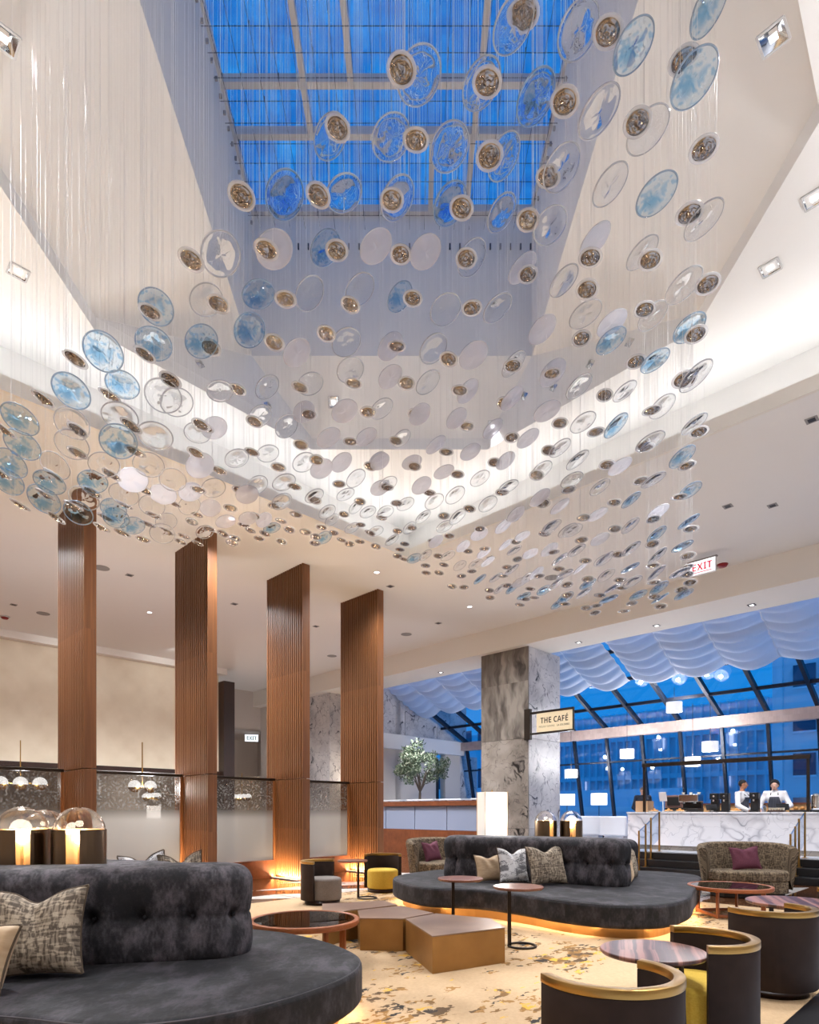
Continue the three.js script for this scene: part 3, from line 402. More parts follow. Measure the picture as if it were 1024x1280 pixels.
{
  const plate = (sd, R) => {          // a blown glass plate: lens section, rolled rim, uneven face
    const pr = [[0, -.012], [.03, -.012], [.06, -.0105], [.09, -.008], [.115, -.005], [.127, -.006], [.1335, -.0045], [.135, 0], [.1335, .0045], [.127, .006], [.115, .004], [.09, .004], [.06, .006], [.03, .0075], [0, .008]].map(([x, y]) => [x * R / .135, y]);
    const g = lathe(pr, 44), p = g.attributes.position;
    for (let i = 0; i < p.count; i++) { const x = p.getX(i), z = p.getZ(i), r = Math.hypot(x, z) / R, k = (1 - Math.pow(r, 4)); const n = vnoise(x * 22 + 40, z * 22 + 40, 97, sd) - .5, m = vnoise(x * 9 + 40, z * 9 + 40, 97, sd + 3) - .5; const dd = Math.hypot(x + .035, z - .03); const boss = .012 * Math.exp(-(dd * dd) / .0003); const sw = .006 * Math.exp(-(((Math.hypot(x - .03, z + .01) - .05) / .009) ** 2)) * (x + z > -.02 ? 1 : 0); p.setY(i, p.getY(i) + k * (n * .007 + m * .02 + (p.getY(i) < 0 ? -sw : 0)) - (p.getY(i) < 0 ? boss : 0)); p.setX(i, x * (1 + .05 * m)); }
    g.computeVertexNormals(); return g;
  };
  const dome = (sd) => {              // a rippled mirror-lined cup
    const pr = []; for (let k = 0; k <= 22; k++) { const r = .072 * k / 22; pr.push([r, -.016 * (1 - (r / .072) ** 2) + .0016 * Math.sin(r * 330)]); } for (let k = 22; k >= 0; k--) pr.push([.072 * k / 22, .004 + .010 * (1 - (k / 22) ** 2)]);
    const g = lathe(pr, 40), p = g.attributes.position; for (let i = 0; i < p.count; i++) { const x = p.getX(i), z = p.getZ(i), y = p.getY(i); if (y < .003) { const b = (cx, cz, s, a) => a * Math.exp(-((x - cx) ** 2 + (z - cz) ** 2) / (s * s)); p.setY(i, y + (vnoise(x * 60 + 30, z * 60 + 30, 61, sd) - .5) * .02 * (1 - (Math.hypot(x, z) / .072) ** 3) - b(.02, .028, .016, .012) + b(-.02, -.015, .018, .009)); } } g.computeVertexNormals(); return g;
  };
  const rimPts = []; for (let k = 0; k <= 14; k++) { const a = k / 14 * Math.PI * 2; rimPts.push([.079 + .011 * Math.cos(a), .0065 * Math.sin(a)]); }
  const rimGeo = lathe(rimPts, 40), domes = [dome(801), dome(811), dome(821)], plates = [plate(831, .135), plate(841, .135), plate(851, .135)];
  const mirror = std({ color: col(164, 159, 156), metalness: 1, roughness: 0.05 });
  const clear = phys({ color: col(250, 251, 252), transmission: 1, thickness: .015, roughness: 0.0, ior: 1.3 }), rimMat = phys({ color: col(250, 250, 252), transmission: .55, thickness: 0, roughness: .15, ior: 1.5 });
  const white = phys({ color: col(246, 246, 250), transmission: .7, thickness: 0, roughness: 0.4, ior: 1.45 });
  const dye = tex(128, (u, v) => { const x = u - .38, y = v - .4, r = Math.hypot(x, y), a = Math.atan2(y, x), sw = step(.5, .75, vnoise(u * 14 + Math.sin(a * 2) * 1.2, v * 14, 14, 861)); return mix3([242, 248, 252], [138, 192, 236], clamp(step(.3, .04, r) * .8 + sw * .5 + .12)); }, 1);
  const blue = phys({ map: dye, transmission: 1, thickness: .015, roughness: 0.0, ior: 1.3 });
  const plateRim = new THREE.TorusGeometry(.134, .0055, 6, 44); plateRim.rotateX(Math.PI / 2); const rimBlue = phys({ color: col(214, 232, 248), transmission: .55, thickness: 0, roughness: .15, ior: 1.5 });
  for (const g of plates) { const p = g.attributes.position, uv = g.attributes.uv; for (let i = 0; i < p.count; i++) uv.setXY(i, p.getX(i) / .27 + .5, p.getZ(i) / .27 + .5); }
  const wireMat = std({ color: col(226, 224, 222), roughness: .4 }), wireGeo = new THREE.CylinderGeometry(1, 1, 1, 4, 1, true); wireGeo.translate(0, .5, 0);
  const ray = new THREE.Raycaster(), roofs = [ringMesh, loftMesh]; scene.updateMatrixWorld(true); const up = V(0, 1, 0);
  const inShaft = (x, d) => d > 3.4 && d < 10.36 && x > -2.6 && x < 2.1, inHole = (x, d) => { const s = (x + d) * Q, t = (d - x) * Q; return s > HOLE[0] && s < HOLE[1] && t > HOLE[0] && t < HOLE[1]; };
  function ceilingOver(p) { if (inShaft(p.x, -p.z)) return SKY - .3; if (!inHole(p.x, -p.z)) return H1; ray.set(p, up); const h = ray.intersectObjects(roofs, false); return h.length ? h[0].point.y : RING; }
  const LAB = { mirror: ['mirror_pendant', 'small bronze mirrored glass disc hanging on fine wires', 'bronze mirrored discs of the hanging installation'], clear: ['clear_glass_pendant', 'clear rippled glass plate hanging on fine wires', 'clear plates of the hanging installation'], white: ['white_glass_pendant', 'milky white glass plate hanging on fine wires', 'white plates of the hanging installation'], blue: ['blue_glass_pendant', 'blue tinted glass plate hanging on fine wires', 'blue plates of the hanging installation'] };
  seed = 4242; const placed = [];
  for (const kind of ['mirror', 'clear', 'white', 'blue']) for (const pr of LIST[kind].split(' ')) {
    const [u, v] = pr.split(',').map(Number), w = pieceWidth(u, v); let d = DISC * FPX / w; const isM = kind === 'mirror';
    let p = atDepth(u, v, d); const R = isM ? .09 : .135;
    for (let tries = 0; tries < 14; tries++) { const hit = placed.find((q) => q.p.distanceTo(p) < (q.R + R) * .62); if (!hit) break; d += (tries % 2 ? -1 : 1) * .055 * (tries + 1); p = atDepth(u, v, d); }
    p.y = Math.min(p.y, ceilingOver(p) - .25); placed.push({ p, R });
    const [name, label, group] = LAB[kind], o = thing(name, label, 'glass pendant', p, 0, group), body = part(isM ? 'mirror_disc' : 'glass_plate', o);
    const lf = clamp((u - 40) / 300), rg = clamp((u - 512) / 350);
    const roll = isM ? mix(-24, -6, lf) + rg * 8 + rr(-7, 7) : mix(2, 25, lf) + rr(-9, 9); body.rotation.set((isM ? -.05 : mix(-.5, -.16, lf)) + rr(-.13, .13), 0, roll * Math.PI / 180);
    if (isM) { const k = mesh('mirror_cup', domes[Math.floor(rnd() * 3)], mirror, body); k.rotation.y = rr(0, 6.28); mesh('glass_rim', rimGeo, rimMat, body); }
    else { const k = mesh('glass', plates[Math.floor(rnd() * 3)], { clear, white, blue }[kind], body); k.rotation.y = kind === 'blue' ? rr(-.6, .6) : rr(0, 6.28); const q = rr(.94, 1.06); k.scale.setScalar(q); const e = mesh('rim', plateRim, kind === 'blue' ? rimBlue : rimMat, body); e.scale.setScalar(q); }
    const top = ceilingOver(p), n = 2; for (let i = 0; i < n; i++) { const a = rr(0, 6.28), r = R * .82, wx = Math.cos(a + i * Math.PI) * r, wz = Math.sin(a + i * Math.PI) * r; const y0 = wx * Math.tan(body.rotation.z) * .9; const m = mesh('wire', wireGeo, wireMat, o, V(wx, y0, wz)); const rad = .0011; m.scale.set(rad, Math.max(.1, top - p.y - y0), rad); }
  }
}
// =====================================================  LOUNGE FURNITURE  =====================================================
// upholstered back swept along a spine: rounded top, buttons and seams pressed into its face
function sweptBack(spine, r, y0, y1, { buttons = .34, dent = .06, seam = .03 } = {}) {
  const c = new THREE.CatmullRomCurve3(spine.map(([x, d]) => V(x, 0, -d)), false, 'centripetal'), len = c.getLength(), nS = Math.max(24, Math.round(len / .022)), foot = [];
  for (let i = 0; i <= nS; i++) { const p = c.getPointAt(i / nS), t = c.getTangentAt(i / nS); foot.push([p, V(-t.z, 0, t.x)]); }
  const cap = (i, sgn) => { const p = c.getPointAt(i), t = c.getTangentAt(i), n = V(-t.z, 0, t.x), o = []; for (let k = 1; k < 28; k++) { const a = k / 28 * Math.PI; o.push([p, n.clone().multiplyScalar(Math.cos(a) * sgn).add(t.clone().multiplyScalar(Math.sin(a) * sgn))]); } return o; };
  const ring = [...foot, ...cap(1, 1), ...foot.slice().reverse().map(([p, n]) => [p, n.clone().negate()]), ...cap(0, -1)]; ring.push(ring[0]);
  const arc = [0]; for (let i = 1; i < ring.length; i++) { const a = ring[i - 1], b = ring[i]; arc.push(arc[i - 1] + a[0].clone().addScaledVector(a[1], r).distanceTo(b[0].clone().addScaledVector(b[1], r))); }
  const per = arc[arc.length - 1], nb = Math.round(per / buttons), sp = per / nb, h = y1 - y0, prof = [];
  for (let k = 0; k <= 26; k++) prof.push([0, y0 + (h - .13) * k / 26]); for (let k = 1; k <= 12; k++) { const a = k / 12 * Math.PI / 2; prof.push([.13 * (1 - Math.cos(a)), y1 - .13 + .13 * Math.sin(a)]); } for (let k = 1; k <= 6; k++) prof.push([.13 + (r - .13) * k / 6, y1 + .008 * Math.sin(k / 6 * 3.1)]);
  const pos = [], uv = [], idx = [], ym = y0 + h * .47, W = prof.length;
  ring.forEach(([p, n], i) => prof.forEach(([ins, y], j) => {
    const ph = arc[i] / sp, db = (ph - Math.round(ph)) * sp, dy = y - ym; let o = r - ins;
    const side = ins < .1 ? 1 : 0, bulge = .012 * Math.sin(Math.PI * clamp((y - y0) / (h * .47))) * (y < ym ? 1 : 0) + .01 * Math.sin(Math.PI * clamp((y - ym) / (y1 - ym))) * (y >= ym ? 1 : 0);
    o += side * (bulge * (.5 + .5 * Math.cos(db / sp * Math.PI * 2 + Math.PI)) - dent * Math.exp(-(db * db + dy * dy) / .0022) - .03 * Math.exp(-(db * db + dy * dy) / .012) - (y < ym ? seam : seam * .35) * Math.exp(-(db * db) / .00006) - seam * .3 * Math.exp(-(dy * dy) / .00006) - .02 * Math.exp(-Math.abs(y - y0) / .02));
    const q = p.clone().addScaledVector(n, Math.max(0, o)); pos.push(q.x, y, q.z); uv.push(arc[i], y + ins);
    if (i && j) { const a = (i - 1) * W + j - 1, b = i * W + j - 1; idx.push(a, a + 1, b, b, a + 1, b + 1); }
  }));
  const g = new THREE.BufferGeometry(); g.setAttribute('position', new THREE.Float32BufferAttribute(pos, 3)); g.setAttribute('uv', new THREE.Float32BufferAttribute(uv, 2)); g.setIndex(idx); g.computeVertexNormals(); 
  const btn = []; for (let k = 0; k < nb; k++) { let i = arc.findIndex((a) => a >= k * sp); const [p, n] = ring[Math.max(0, i)]; btn.push(p.clone().addScaledVector(n, r - dent - .006).setY(ym)); }
  return { g, btn };
}
function sofaSeat(outline, y0, y1) {              // thick upholstered slab with a rounded rim and a seam line
  return metric(extrudeUp(insetCurve(outline, 0), y0, y1, .05, 6));
}
function cushion(w, h, th, chop = .1) {            // scatter cushion with drawn-out corners and a chopped top edge
  const n = 26, pos = [], uv = [], idx = [];
  for (const sd of [1, -1]) { const b0 = pos.length / 3; for (let j = 0; j <= n; j++) for (let i = 0; i <= n; i++) {
    const a = i / n * 2 - 1, b = j / n * 2 - 1; const pin = .1; const x = a * w / 2 * (1 - pin * (1 - b * b) * Math.abs(a)), dentY = chop * h * Math.exp(-(a * a) / .12) * clamp((b + .3) / 1.3) ** 1.5; const y = b * h / 2 * (1 - pin * (1 - a * a) * Math.abs(b)) - dentY;
    const k = Math.pow(Math.max(0, (1 - a ** 4) * (1 - b ** 4)), .6); const crease = .012 * Math.sin(a * 9 + b * 4) * k * clamp(b + .2) + .03 * Math.exp(-(a * a) / .02) * clamp(b) * k;
    pos.push(x, y + h / 2, sd * (th / 2 * k - crease)); uv.push(a * w / 2, b * h / 2); }
    for (let j = 0; j < n; j++) for (let i = 0; i < n; i++) { const a = b0 + j * (n + 1) + i, b = a + 1, c = a + n + 1; sd > 0 ? idx.push(a, b, c, b, c + 1, c) : idx.push(a, c, b, b, c, c + 1); } }
  const g = new THREE.BufferGeometry(); g.setAttribute('position', new THREE.Float32BufferAttribute(pos, 3)); g.setAttribute('uv', new THREE.Float32BufferAttribute(uv, 2)); g.setIndex(idx); g.computeVertexNormals();
  const e = []; const put = (a, b) => { const pin = .1, dy = chop * h * Math.exp(-(a * a) / .12) * clamp((b + .3) / 1.3) ** 1.5; e.push(V(a * w / 2 * (1 - pin * (1 - b * b) * Math.abs(a)), b * h / 2 * (1 - pin * (1 - a * a) * Math.abs(b)) - dy + h / 2, 0)); };
  for (let k = 0; k < 24; k++) put(k / 12 - 1, -1); for (let k = 0; k < 24; k++) put(1, k / 12 - 1); for (let k = 0; k < 24; k++) put(1 - k / 12, 1); for (let k = 0; k < 24; k++) put(-1, 1 - k / 12);
  const piping = new THREE.TubeGeometry(new THREE.CatmullRomCurve3(e, true), 160, .007, 6, true); return { g, piping };
}
function pillow(label, mat, pipeMat, w, h, th, pos, turn, lean, tilt = 0, chop = .1) {
  const o = thing('scatter_cushion', label, 'cushion', pos, turn); const b = part('cover', o); b.rotation.set(-lean, 0, tilt); const { g, piping } = cushion(w, h, th, chop); mesh('fabric', g, mat, b); mesh('piping', piping, pipeMat, b); return o;
}
function domeLamp(label, x, d, y, turn, dia = .4) {
  const r = dia / 2, o = thing('dome_lamp', label, 'lamp', XD(x, d, y), turn, 'glass dome lamps on the sofas'), h = .42;
  const shell = (a0, a1, rr_, mat, name) => { const sh = new THREE.Shape(); const n = 28; for (let i = 0; i <= n; i++) { const a = mix(a0, a1, i / n); const p = [Math.cos(a) * rr_, Math.sin(a) * rr_]; i ? sh.lineTo(...p) : sh.moveTo(...p); } for (let i = n; i >= 0; i--) { const a = mix(a0, a1, i / n); sh.lineTo(Math.cos(a) * (rr_ - .006), Math.sin(a) * (rr_ - .006)); } return mesh(name, extrudeUp(sh, .02, h), mat, o); };
  shell(-Math.PI / 2 + .35, Math.PI / 2 + .9, r, M.lampShell, 'outer_shell'); shell(Math.PI / 2 + 1.35, Math.PI * 1.5 - .15, r, M.lampShell, 'outer_shell'); shell(.2, Math.PI * 1.02, r - .012, M.lampBrass, 'inner_shell');
  mesh('base', lathe([[0, 0], [r, 0], [r, .02], [0, .02]], 40), M.lampShell, o);
  const pr = [], pi = []; for (let k = 0; k <= 14; k++) { const a = k / 14 * Math.PI / 2; pr.push([(r - .008) * Math.cos(a), h - .01 + (r - .008) * Math.sin(a)]); pi.push([(r - .012) * Math.cos(a), h - .01 + (r - .012) * Math.sin(a)]); }
  mesh('glass_dome', lathe([[r - .008, .05], ...pr.slice(0, -1), [.0005, pr[14][1]], [.0005, pi[14][1]], ...pi.slice(0, -1).reverse(), [r - .012, .05]], 48), M.glass, o);
  mesh('stem', lathe([[0, .02], [.03, .02], [.03, .1], [.012, .12], [.012, .28], [0, .28]], 20), M.lampBrass, o);
  for (const [bx, bz] of [[.06, .07], [-.06, .06], [0, -.08]]) { const b = mesh('bulb', new THREE.SphereGeometry(.02, 16, 12), glow(WARM, 40), o, V(bx, .4, bz)); }
  o.updateMatrixWorld(true); point(WARM, L.dome, o.localToWorld(V(0, .34, 0)), 2);
  return o;
}
function islandSofa(name, label, outline, backs, ledge, ledgeLabel) {
  const o = thing(name, label, 'sofa'), pts = closedCurve(outline, 150);
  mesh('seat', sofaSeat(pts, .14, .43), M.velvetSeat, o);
  mesh('seat_piping', new THREE.TubeGeometry(new THREE.CatmullRomCurve3(insetCurve(pts, .018).map(([x, d]) => V(x, .413, -d)), true), 300, .007, 5, true), M.velvet, o);
  const pl = insetCurve(pts, .16); mesh('plinth', metric(extrudeUp(pl, .0, .139)), M.patina, o);
  const led = insetCurve(pts, .13); mesh('led_strip', new THREE.TubeGeometry(new THREE.CatmullRomCurve3(led.map(([x, d]) => V(x, .132, -d)), true), 260, .005, 5, true), glow(AMBER, 6), o);
  const lit = insetCurve(pts, .08); for (let k = 0; k < lit.length; k += 10) { const [x, d] = lit[k], [x2, d2] = lit[(k + 10) % lit.length]; const w = Math.hypot(x2 - x, d2 - d), c = XD((x + x2) / 2, (d + d2) / 2, .128), l = areaLight(w, .03, AMBER, L.under, c, V(c.x, 0, c.z)); const a = V(x2 - x, 0, -(d2 - d)).normalize(); l.quaternion.setFromRotationMatrix(new THREE.Matrix4().makeBasis(a, V(0, 1, 0).cross(a).normalize(), V(0, 1, 0))); }
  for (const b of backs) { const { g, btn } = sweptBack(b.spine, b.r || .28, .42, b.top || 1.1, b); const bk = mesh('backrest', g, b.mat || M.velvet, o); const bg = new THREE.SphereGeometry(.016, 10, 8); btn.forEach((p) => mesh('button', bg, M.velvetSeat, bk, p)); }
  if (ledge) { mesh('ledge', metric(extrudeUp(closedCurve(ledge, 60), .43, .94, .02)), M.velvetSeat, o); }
  return o;
}
islandSofa('island_sofa', 'charcoal velvet island sofa with dome lamps, beside the walnut glass coffee table', [[-.35, 4.5], [-.42, 4.0], [-.9, 3.35], [-1.45, 3.1], [-2.3, 3.25], [-3.4, 3.1], [-4.3, 3.6], [-4.6, 4.8], [-4.2, 6.1], [-3.4, 6.6], [-2.4, 6.4], [-1.7, 5.8], [-1.05, 5.45], [-.6, 5.0]],
  [{ spine: [[-3.6, 4.35], [-2.6, 4.5], [-1.5, 4.72]] }, { spine: [[-4.1, 5.6], [-3.3, 5.72], [-2.35, 5.5]], top: 1.05, mat: M.velvet }], [[-3.9, 4.75], [-2.5, 4.85], [-2.3, 5.1], [-2.6, 5.3], [-3.4, 5.4], [-4.0, 5.2]]);
islandSofa('island_sofa', 'charcoal velvet island sofa with patterned cushions, in front of the marble column', [[-.24, 10.3], [-.18, 9.5], [.25, 8.75], [.95, 8.5], [1.45, 8.0], [1.85, 7.45], [2.35, 7.1], [2.9, 7.1], [3.45, 7.6], [3.9, 8.4], [4.55, 9.6], [4.9, 10.5], [4.4, 11.2], [3.3, 11.3], [2.2, 11.5], [1.1, 11.7], [.4, 11.3]],
  [{ spine: [[.85, 10.2], [1.8, 9.75], [2.55, 9.3], [2.95, 9.0]], top: 1.11 }, { spine: [[1.3, 11.2], [2.5, 10.7], [3.5, 10.2]], top: 1.05, mat: M.velvet }], [[1.3, 10.45], [2.6, 9.85], [3.0, 9.9], [2.6, 10.3], [1.6, 10.75]]);
domeLamp('glass dome lamp of two bronze shells, beside the woven cushions', -3.14, 4.97, .94, .5); domeLamp('glass dome lamp of two bronze shells, behind two others', -3.22, 5.3 + .12, .94, 1.2, .36); domeLamp('glass dome lamp with a wide lit gap, over the tufted sofa back', -2.68, 4.98, .94, .15);
domeLamp('bronze glass dome lamp on the sofa before the marble column', 2.22, 9.98 + .02, .94, .3, .36); domeLamp('bronze glass dome lamp beside the white cafe chairs', 2.63, 9.98, .94, -.2, .36);
{ // cushions on the sofas
  const dk = M.velvetSeat, cord = std({ color: col(88, 72, 56), roughness: .7 });
  pillow('large brown woven cushion with chopped top on the tufted sofa', M.pillowWeave, cord, .62, .58, .2, XD(-2.42, 3.93, .44), .12, .3, .05, .13);
  pillow('beige satin cushion leaning on the large woven cushion', M.pillowGold, cord, .5, .42, .16, XD(-2.62, 3.62, .44), -.25, .32, -.06, .06);
  pillow('white patterned cushion behind the tufted sofa back', M.pillowSilver, cord, .44, .66, .13, XD(-2.6, 6.15, .44), .5, .1, .12, .1); pillow('grey woven cushion beside the walnut fin', M.pillowWeave, cord, .42, .66, .13, XD(-2.24, 6.17, .44), .4, .1, .1, .12);
  pillow('beige satin cushion beside the white patterned cushion', M.pillowGold, cord, .46, .42, .14, XD(1.24, 9.35, .44), .28, .28, .02, .1);
  pillow('white and grey patterned cushion between two other cushions', M.pillowSilver, cord, .5, .54, .15, XD(1.57, 9.15, .44), .35, .28, -.04, .14);
  pillow('large gold woven cushion before the dome lamps', M.pillowWeave, cord, .66, .58, .18, XD(2.06, 8.98, .44), .42, .26, .02, .13);
  pillow('gold satin cushion at the rounded end of the sofa back', M.pillowGold, cord, .4, .42, .14, XD(3.34, 9.25, .44), 1.15, .22, 0, .1); pillow('woven cushion standing behind the rounded sofa end', M.pillowWeave, cord, .42, .46, .14, XD(3.5, 9.6, .46), 1.0, .15, 0, .1);
}
{ // three five-sided metal low tables
  const P = [[[-.04, 6.53], [.21, 5.62], [.94, 6.04], [.87, 6.55], [.3, 6.88]], [[-.53, 6.58], [-.07, 6.55], [.27, 6.92], [-.1, 7.44], [-.6, 7.1]], [[-1.08, 7.6], [-.96, 6.75], [-.68, 7.12], [-.15, 7.51], [-.33, 7.88]]];
  const lab = ['five-sided brass coffee table beside the slim side table', 'five-sided brass coffee table between two others', 'five-sided brass coffee table behind the walnut glass table'];
  P.forEach((pts, i) => { const c = pts.reduce((a, p) => [a[0] + p[0] / 5, a[1] + p[1] / 5], [0, 0]), o = thing('pentagon_table', lab[i], 'coffee table', XD(c[0], c[1], .0145), 0, 'five-sided brass tables'), loc = pts.map(([x, d]) => [x - c[0], d - c[1]]);
    mesh('body', metric(extrudeUp(loc, 0, .338, .003, 1)), M.patina, o); mesh('top', metric(extrudeUp(loc.map(([x, d]) => [x * 1.004, d * 1.004]), .338, .35, .004, 2)), M.patinaTop, o); });
}
function glassTable(label, x, d, r, y, legs) {
  const o = thing('glass_coffee_table', label, 'coffee table', XD(x, d, .0145));
  mesh('rim', lathe([[r - .045, y - .05], [r - .01, y - .055], [r, y - .04], [r, y - .006], [r - .006, y], [r - .045, y], [r - .045, y - .05]], 72), M.woodLeg, o);
  mesh('glass_top', lathe([[.0005, y - .014], [r - .05, y - .014], [r - .05, y - .004], [.0005, y - .004]], 60), M.tableGlass, o);
  legs.forEach((a) => { const c = V(Math.cos(a) * (r - .12), 0, Math.sin(a) * (r - .12)); const g = box(.06, y - .05, .03, .005); const m = mesh('leg', g, M.woodLeg, o, V(c.x, (y - .05) / 2, c.z), -a); });
  const rad = r - .12, sh = legs.map((a) => V(Math.cos(a) * rad, .03, Math.sin(a) * rad)); for (let i = 0; i < sh.length; i++) { const b = sh[(i + 1) % sh.length]; mesh('stretcher', plankBetween(sh[i], b, .03, .04), M.woodLeg, o); }
  return o;
}
glassTable('round walnut coffee table with dark glass top behind the velvet seat', -1.03, 6.03, .535, .44, [.35, 1.9, 3.5, 5.1]);
glassTable('round walnut coffee table with dark glass top before the tweed loveseat', 4.62, 8.85, .56, .43, [.8, 2.4, 3.9, 5.4]);
function pedestal(name, label, x, d, r, y, topMat, off, ringR, tilt = 0, oz = 0) {
  const o = thing(name, label, 'side table', XD(x, d, .0145));
  const top = lathe([[.0005, y - .03], [r - .01, y - .03], [r, y - .018], [r, y - .006], [r - .006, y], [.0005, y]], 60), p = top.attributes.position, uv = top.attributes.uv; for (let i = 0; i < p.count; i++) uv.setXY(i, p.getX(i) + p.getZ(i) * .35, p.getZ(i)); mesh('top', top, topMat, o);
  mesh('stem', plankBetween(V(off + tilt, .0, .02 + oz), V(off, y - .03, oz), .04, .014), M.bronze, o);
  const t = new THREE.TorusGeometry(ringR, .013, 10, 48); t.rotateX(Math.PI / 2); t.scale(1, .9, 1); mesh('base_ring', t, M.bronze, o, V(off + (oz ? -1 : 1) * ringR * .95 + tilt, .013, oz + (oz ? .05 : 0))); return o;
}
pedestal('side_table', 'slim side table standing over the velvet seat edge', .63, 7.6, .28, .67, M.tabletop, -.09, .14);
pedestal('side_table', 'slim side table with open ring base beside a brass table', 1.2, 6.77, .275, .67, M.tabletop, -.1, .15);
pedestal('round_table', 'round striped rosewood table between the dark drum chairs', 1.53, 3.86, .317, .62, M.rosewood, .06, .15, .02, .27);
pedestal('round_table', 'round striped rosewood table reflecting blue beside the drum chair row', 3.72, 5.97, .4, .62, M.rosewood, -.2, .17);
pedestal('side_table', 'small round side table between the grey and yellow drum chairs', -.98, 10.55, .26, .66, M.tabletop, .1, .16);
function drumChair(label, x, d, face, seatMat, sc = 1, arc = 205) {  // barrel shell with a brass top band round a drum seat; `face` is where it opens
  const o = thing('drum_chair', label, 'chair', XD(x, d, .0145), face), r = .35, a = arc / 2 * Math.PI / 180, n = 44;
  const band = (r1, r0, y0, y1, bev) => { const sh = new THREE.Shape(); for (let i = 0; i <= n; i++) { const t = Math.PI / 2 + mix(-a, a, i / n), p = [Math.cos(t) * r1, Math.sin(t) * r1]; i ? sh.lineTo(...p) : sh.moveTo(...p); } for (let i = n; i >= 0; i--) { const t = Math.PI / 2 + mix(-a, a, i / n); sh.lineTo(Math.cos(t) * r0, Math.sin(t) * r0); } return metric(toCreasedNormals(extrudeUp(sh, y0, y1, bev, 2), .6)); };
  mesh('shell', band(r, r - .05, .07, .655, .004), M.shellBrown, o); mesh('brass_band', band(r + .003, r - .053, .656, .7, .004), M.brass, o);
  mesh('base', lathe([[.0005, 0], [r - .07, 0], [r - .06, .07], [.0005, .07]], 48), M.woodDark, o);
  const seat = lathe([[.0005, .07], [.265, .07], [.285, .09], [.287, .38], [.272, .412], [.24, .425], [.0005, .43]], 56); { const p = seat.attributes.position, uv = seat.attributes.uv; for (let i = 0; i < p.count; i++) { const y = p.getY(i), rad = Math.hypot(p.getX(i), p.getZ(i)); rad > .26 ? uv.setXY(i, uv.getX(i) * 1.8, y) : uv.setXY(i, p.getX(i), p.getZ(i)); } }
  mesh('seat', seat, seatMat, o, V(0, 0, .03)); return o;
}
// shell is built with its back towards -z (away); turning puts the back where the photograph shows it
drumChair('dark drum chair with brass rim, back turned, before the rosewood table', .99, 3.05, Math.PI + .45, M.greySeat, 1, 215);
drumChair('dark drum chair with brass rim and yellow seat pushed under the rosewood table', 1.84, 3.92, -Math.PI / 2 - .1, M.yellow, 1, 200);
drumChair('dark drum chair with brass rim, back turned, before the blue reflecting table', 3.0, 5.12, Math.PI + .35, M.greySeat, 1, 215);
drumChair('dark drum chair with brass rim beside the blue reflecting table', 4.28, 6.05, -Math.PI / 2 - .1, M.greySeat, 1, 200);
drumChair('drum chair with grey seat before the walnut fins', -1.42, 10.0, 1.2, M.greySeat, 1, 190);
drumChair('drum chair with yellow seat before the walnut fins', -.5, 11.5, -.05, M.yellow, 1, 190);
function loveseat(label, x, d, turn, w = 1.5) {
  const o = thing('loveseat', label, 'armchair', XD(x, d, .0145), turn), n = 40, pos = [], uv = [], idx = [];
  // wrapped back: higher in the middle, leaning outwards
  const path = (k) => { const a = mix(-.52, .52, k) * Math.PI * 1.06; return [Math.sin(a) * w / 2 * (1 - .0), -Math.cos(a) * .42]; };
  const rows = [[0, .1], [.02, .3], [.06, .6], [.1, .88], [.075, .93], [.03, .94], [-.02, .93], [-.05, .88], [-.085, .6], [-.1, .42]];
  for (let i = 0; i <= n; i++) { const k = i / n, [px, pz] = path(k), a = mix(-.52, .52, k) * Math.PI * 1.06, nx = Math.sin(a), nz = -Math.cos(a), drop = .1 * Math.pow(Math.abs(2 * k - 1), 3); rows.forEach(([o_, y], j) => { const yy = y > .5 ? y - drop * (y - .35) / .59 : y; pos.push(px + nx * o_, yy, pz + nz * o_); uv.push(k * 2.6, j < 5 ? y : 2 - y); if (i && j) { const A = (i - 1) * rows.length + j - 1, B = A + rows.length; idx.push(A, A + 1, B, B, A + 1, B + 1); } }); }
  const g = new THREE.BufferGeometry(); g.setAttribute('position', new THREE.Float32BufferAttribute(pos, 3)); g.setAttribute('uv', new THREE.Float32BufferAttribute(uv, 2)); g.setIndex(idx); { const W = rows.length; for (let j = 1; j + 1 < W; j++) { idx.push(0, j + 1, j); const b = n * W; idx.push(b, b + j, b + j + 1); } g.setIndex(idx); } g.computeVertexNormals(); const tw = M.tweed; mesh('backrest', g, tw, o);
  const outline = []; for (let i = 0; i <= 30; i++) { const a = mix(-1.62, 1.62, i / 30); outline.push([Math.sin(a) * (w / 2 - .06), -(-Math.cos(a) * .36)]); } for (let i = 1; i < 12; i++) { const a = mix(1, -1, i / 12); outline.push([a * (w / 2 - .08), -(.3 + .16 * (1 - a * a))]); }
  mesh('seat', metric(extrudeUp(outline, .27, .45, .05, 5)), tw, o); mesh('seat_base', metric(extrudeUp(outline.map(([p, q]) => [p * .98, q * .97]), .07, .27, .02, 3)), tw, o); mesh('plinth', metric(extrudeUp(outline.map(([p, q]) => [p * .9, q * .88]), 0, .07)), M.black, o);
  return o;
}
loveseat('brown tweed loveseat with plum cushion, before the cafe steps', 6.05, 11.0, -.12, 1.5);
pillow('plum cushion on the brown tweed loveseat before the steps', M.pillowPlum, M.pillowPlum, .5, .42, .14, XD(6.05, 10.98, .47), -.1, .3, .06, .08);
loveseat('brown tweed loveseat behind the velvet sofa, below the bar screen', .62, 12.9, .75, 1.45);
pillow('plum cushion on the loveseat below the bar screen', M.pillowPlum, M.pillowPlum, .48, .42, .14, XD(.52, 12.95, .47), .75, .3, .06, .08);
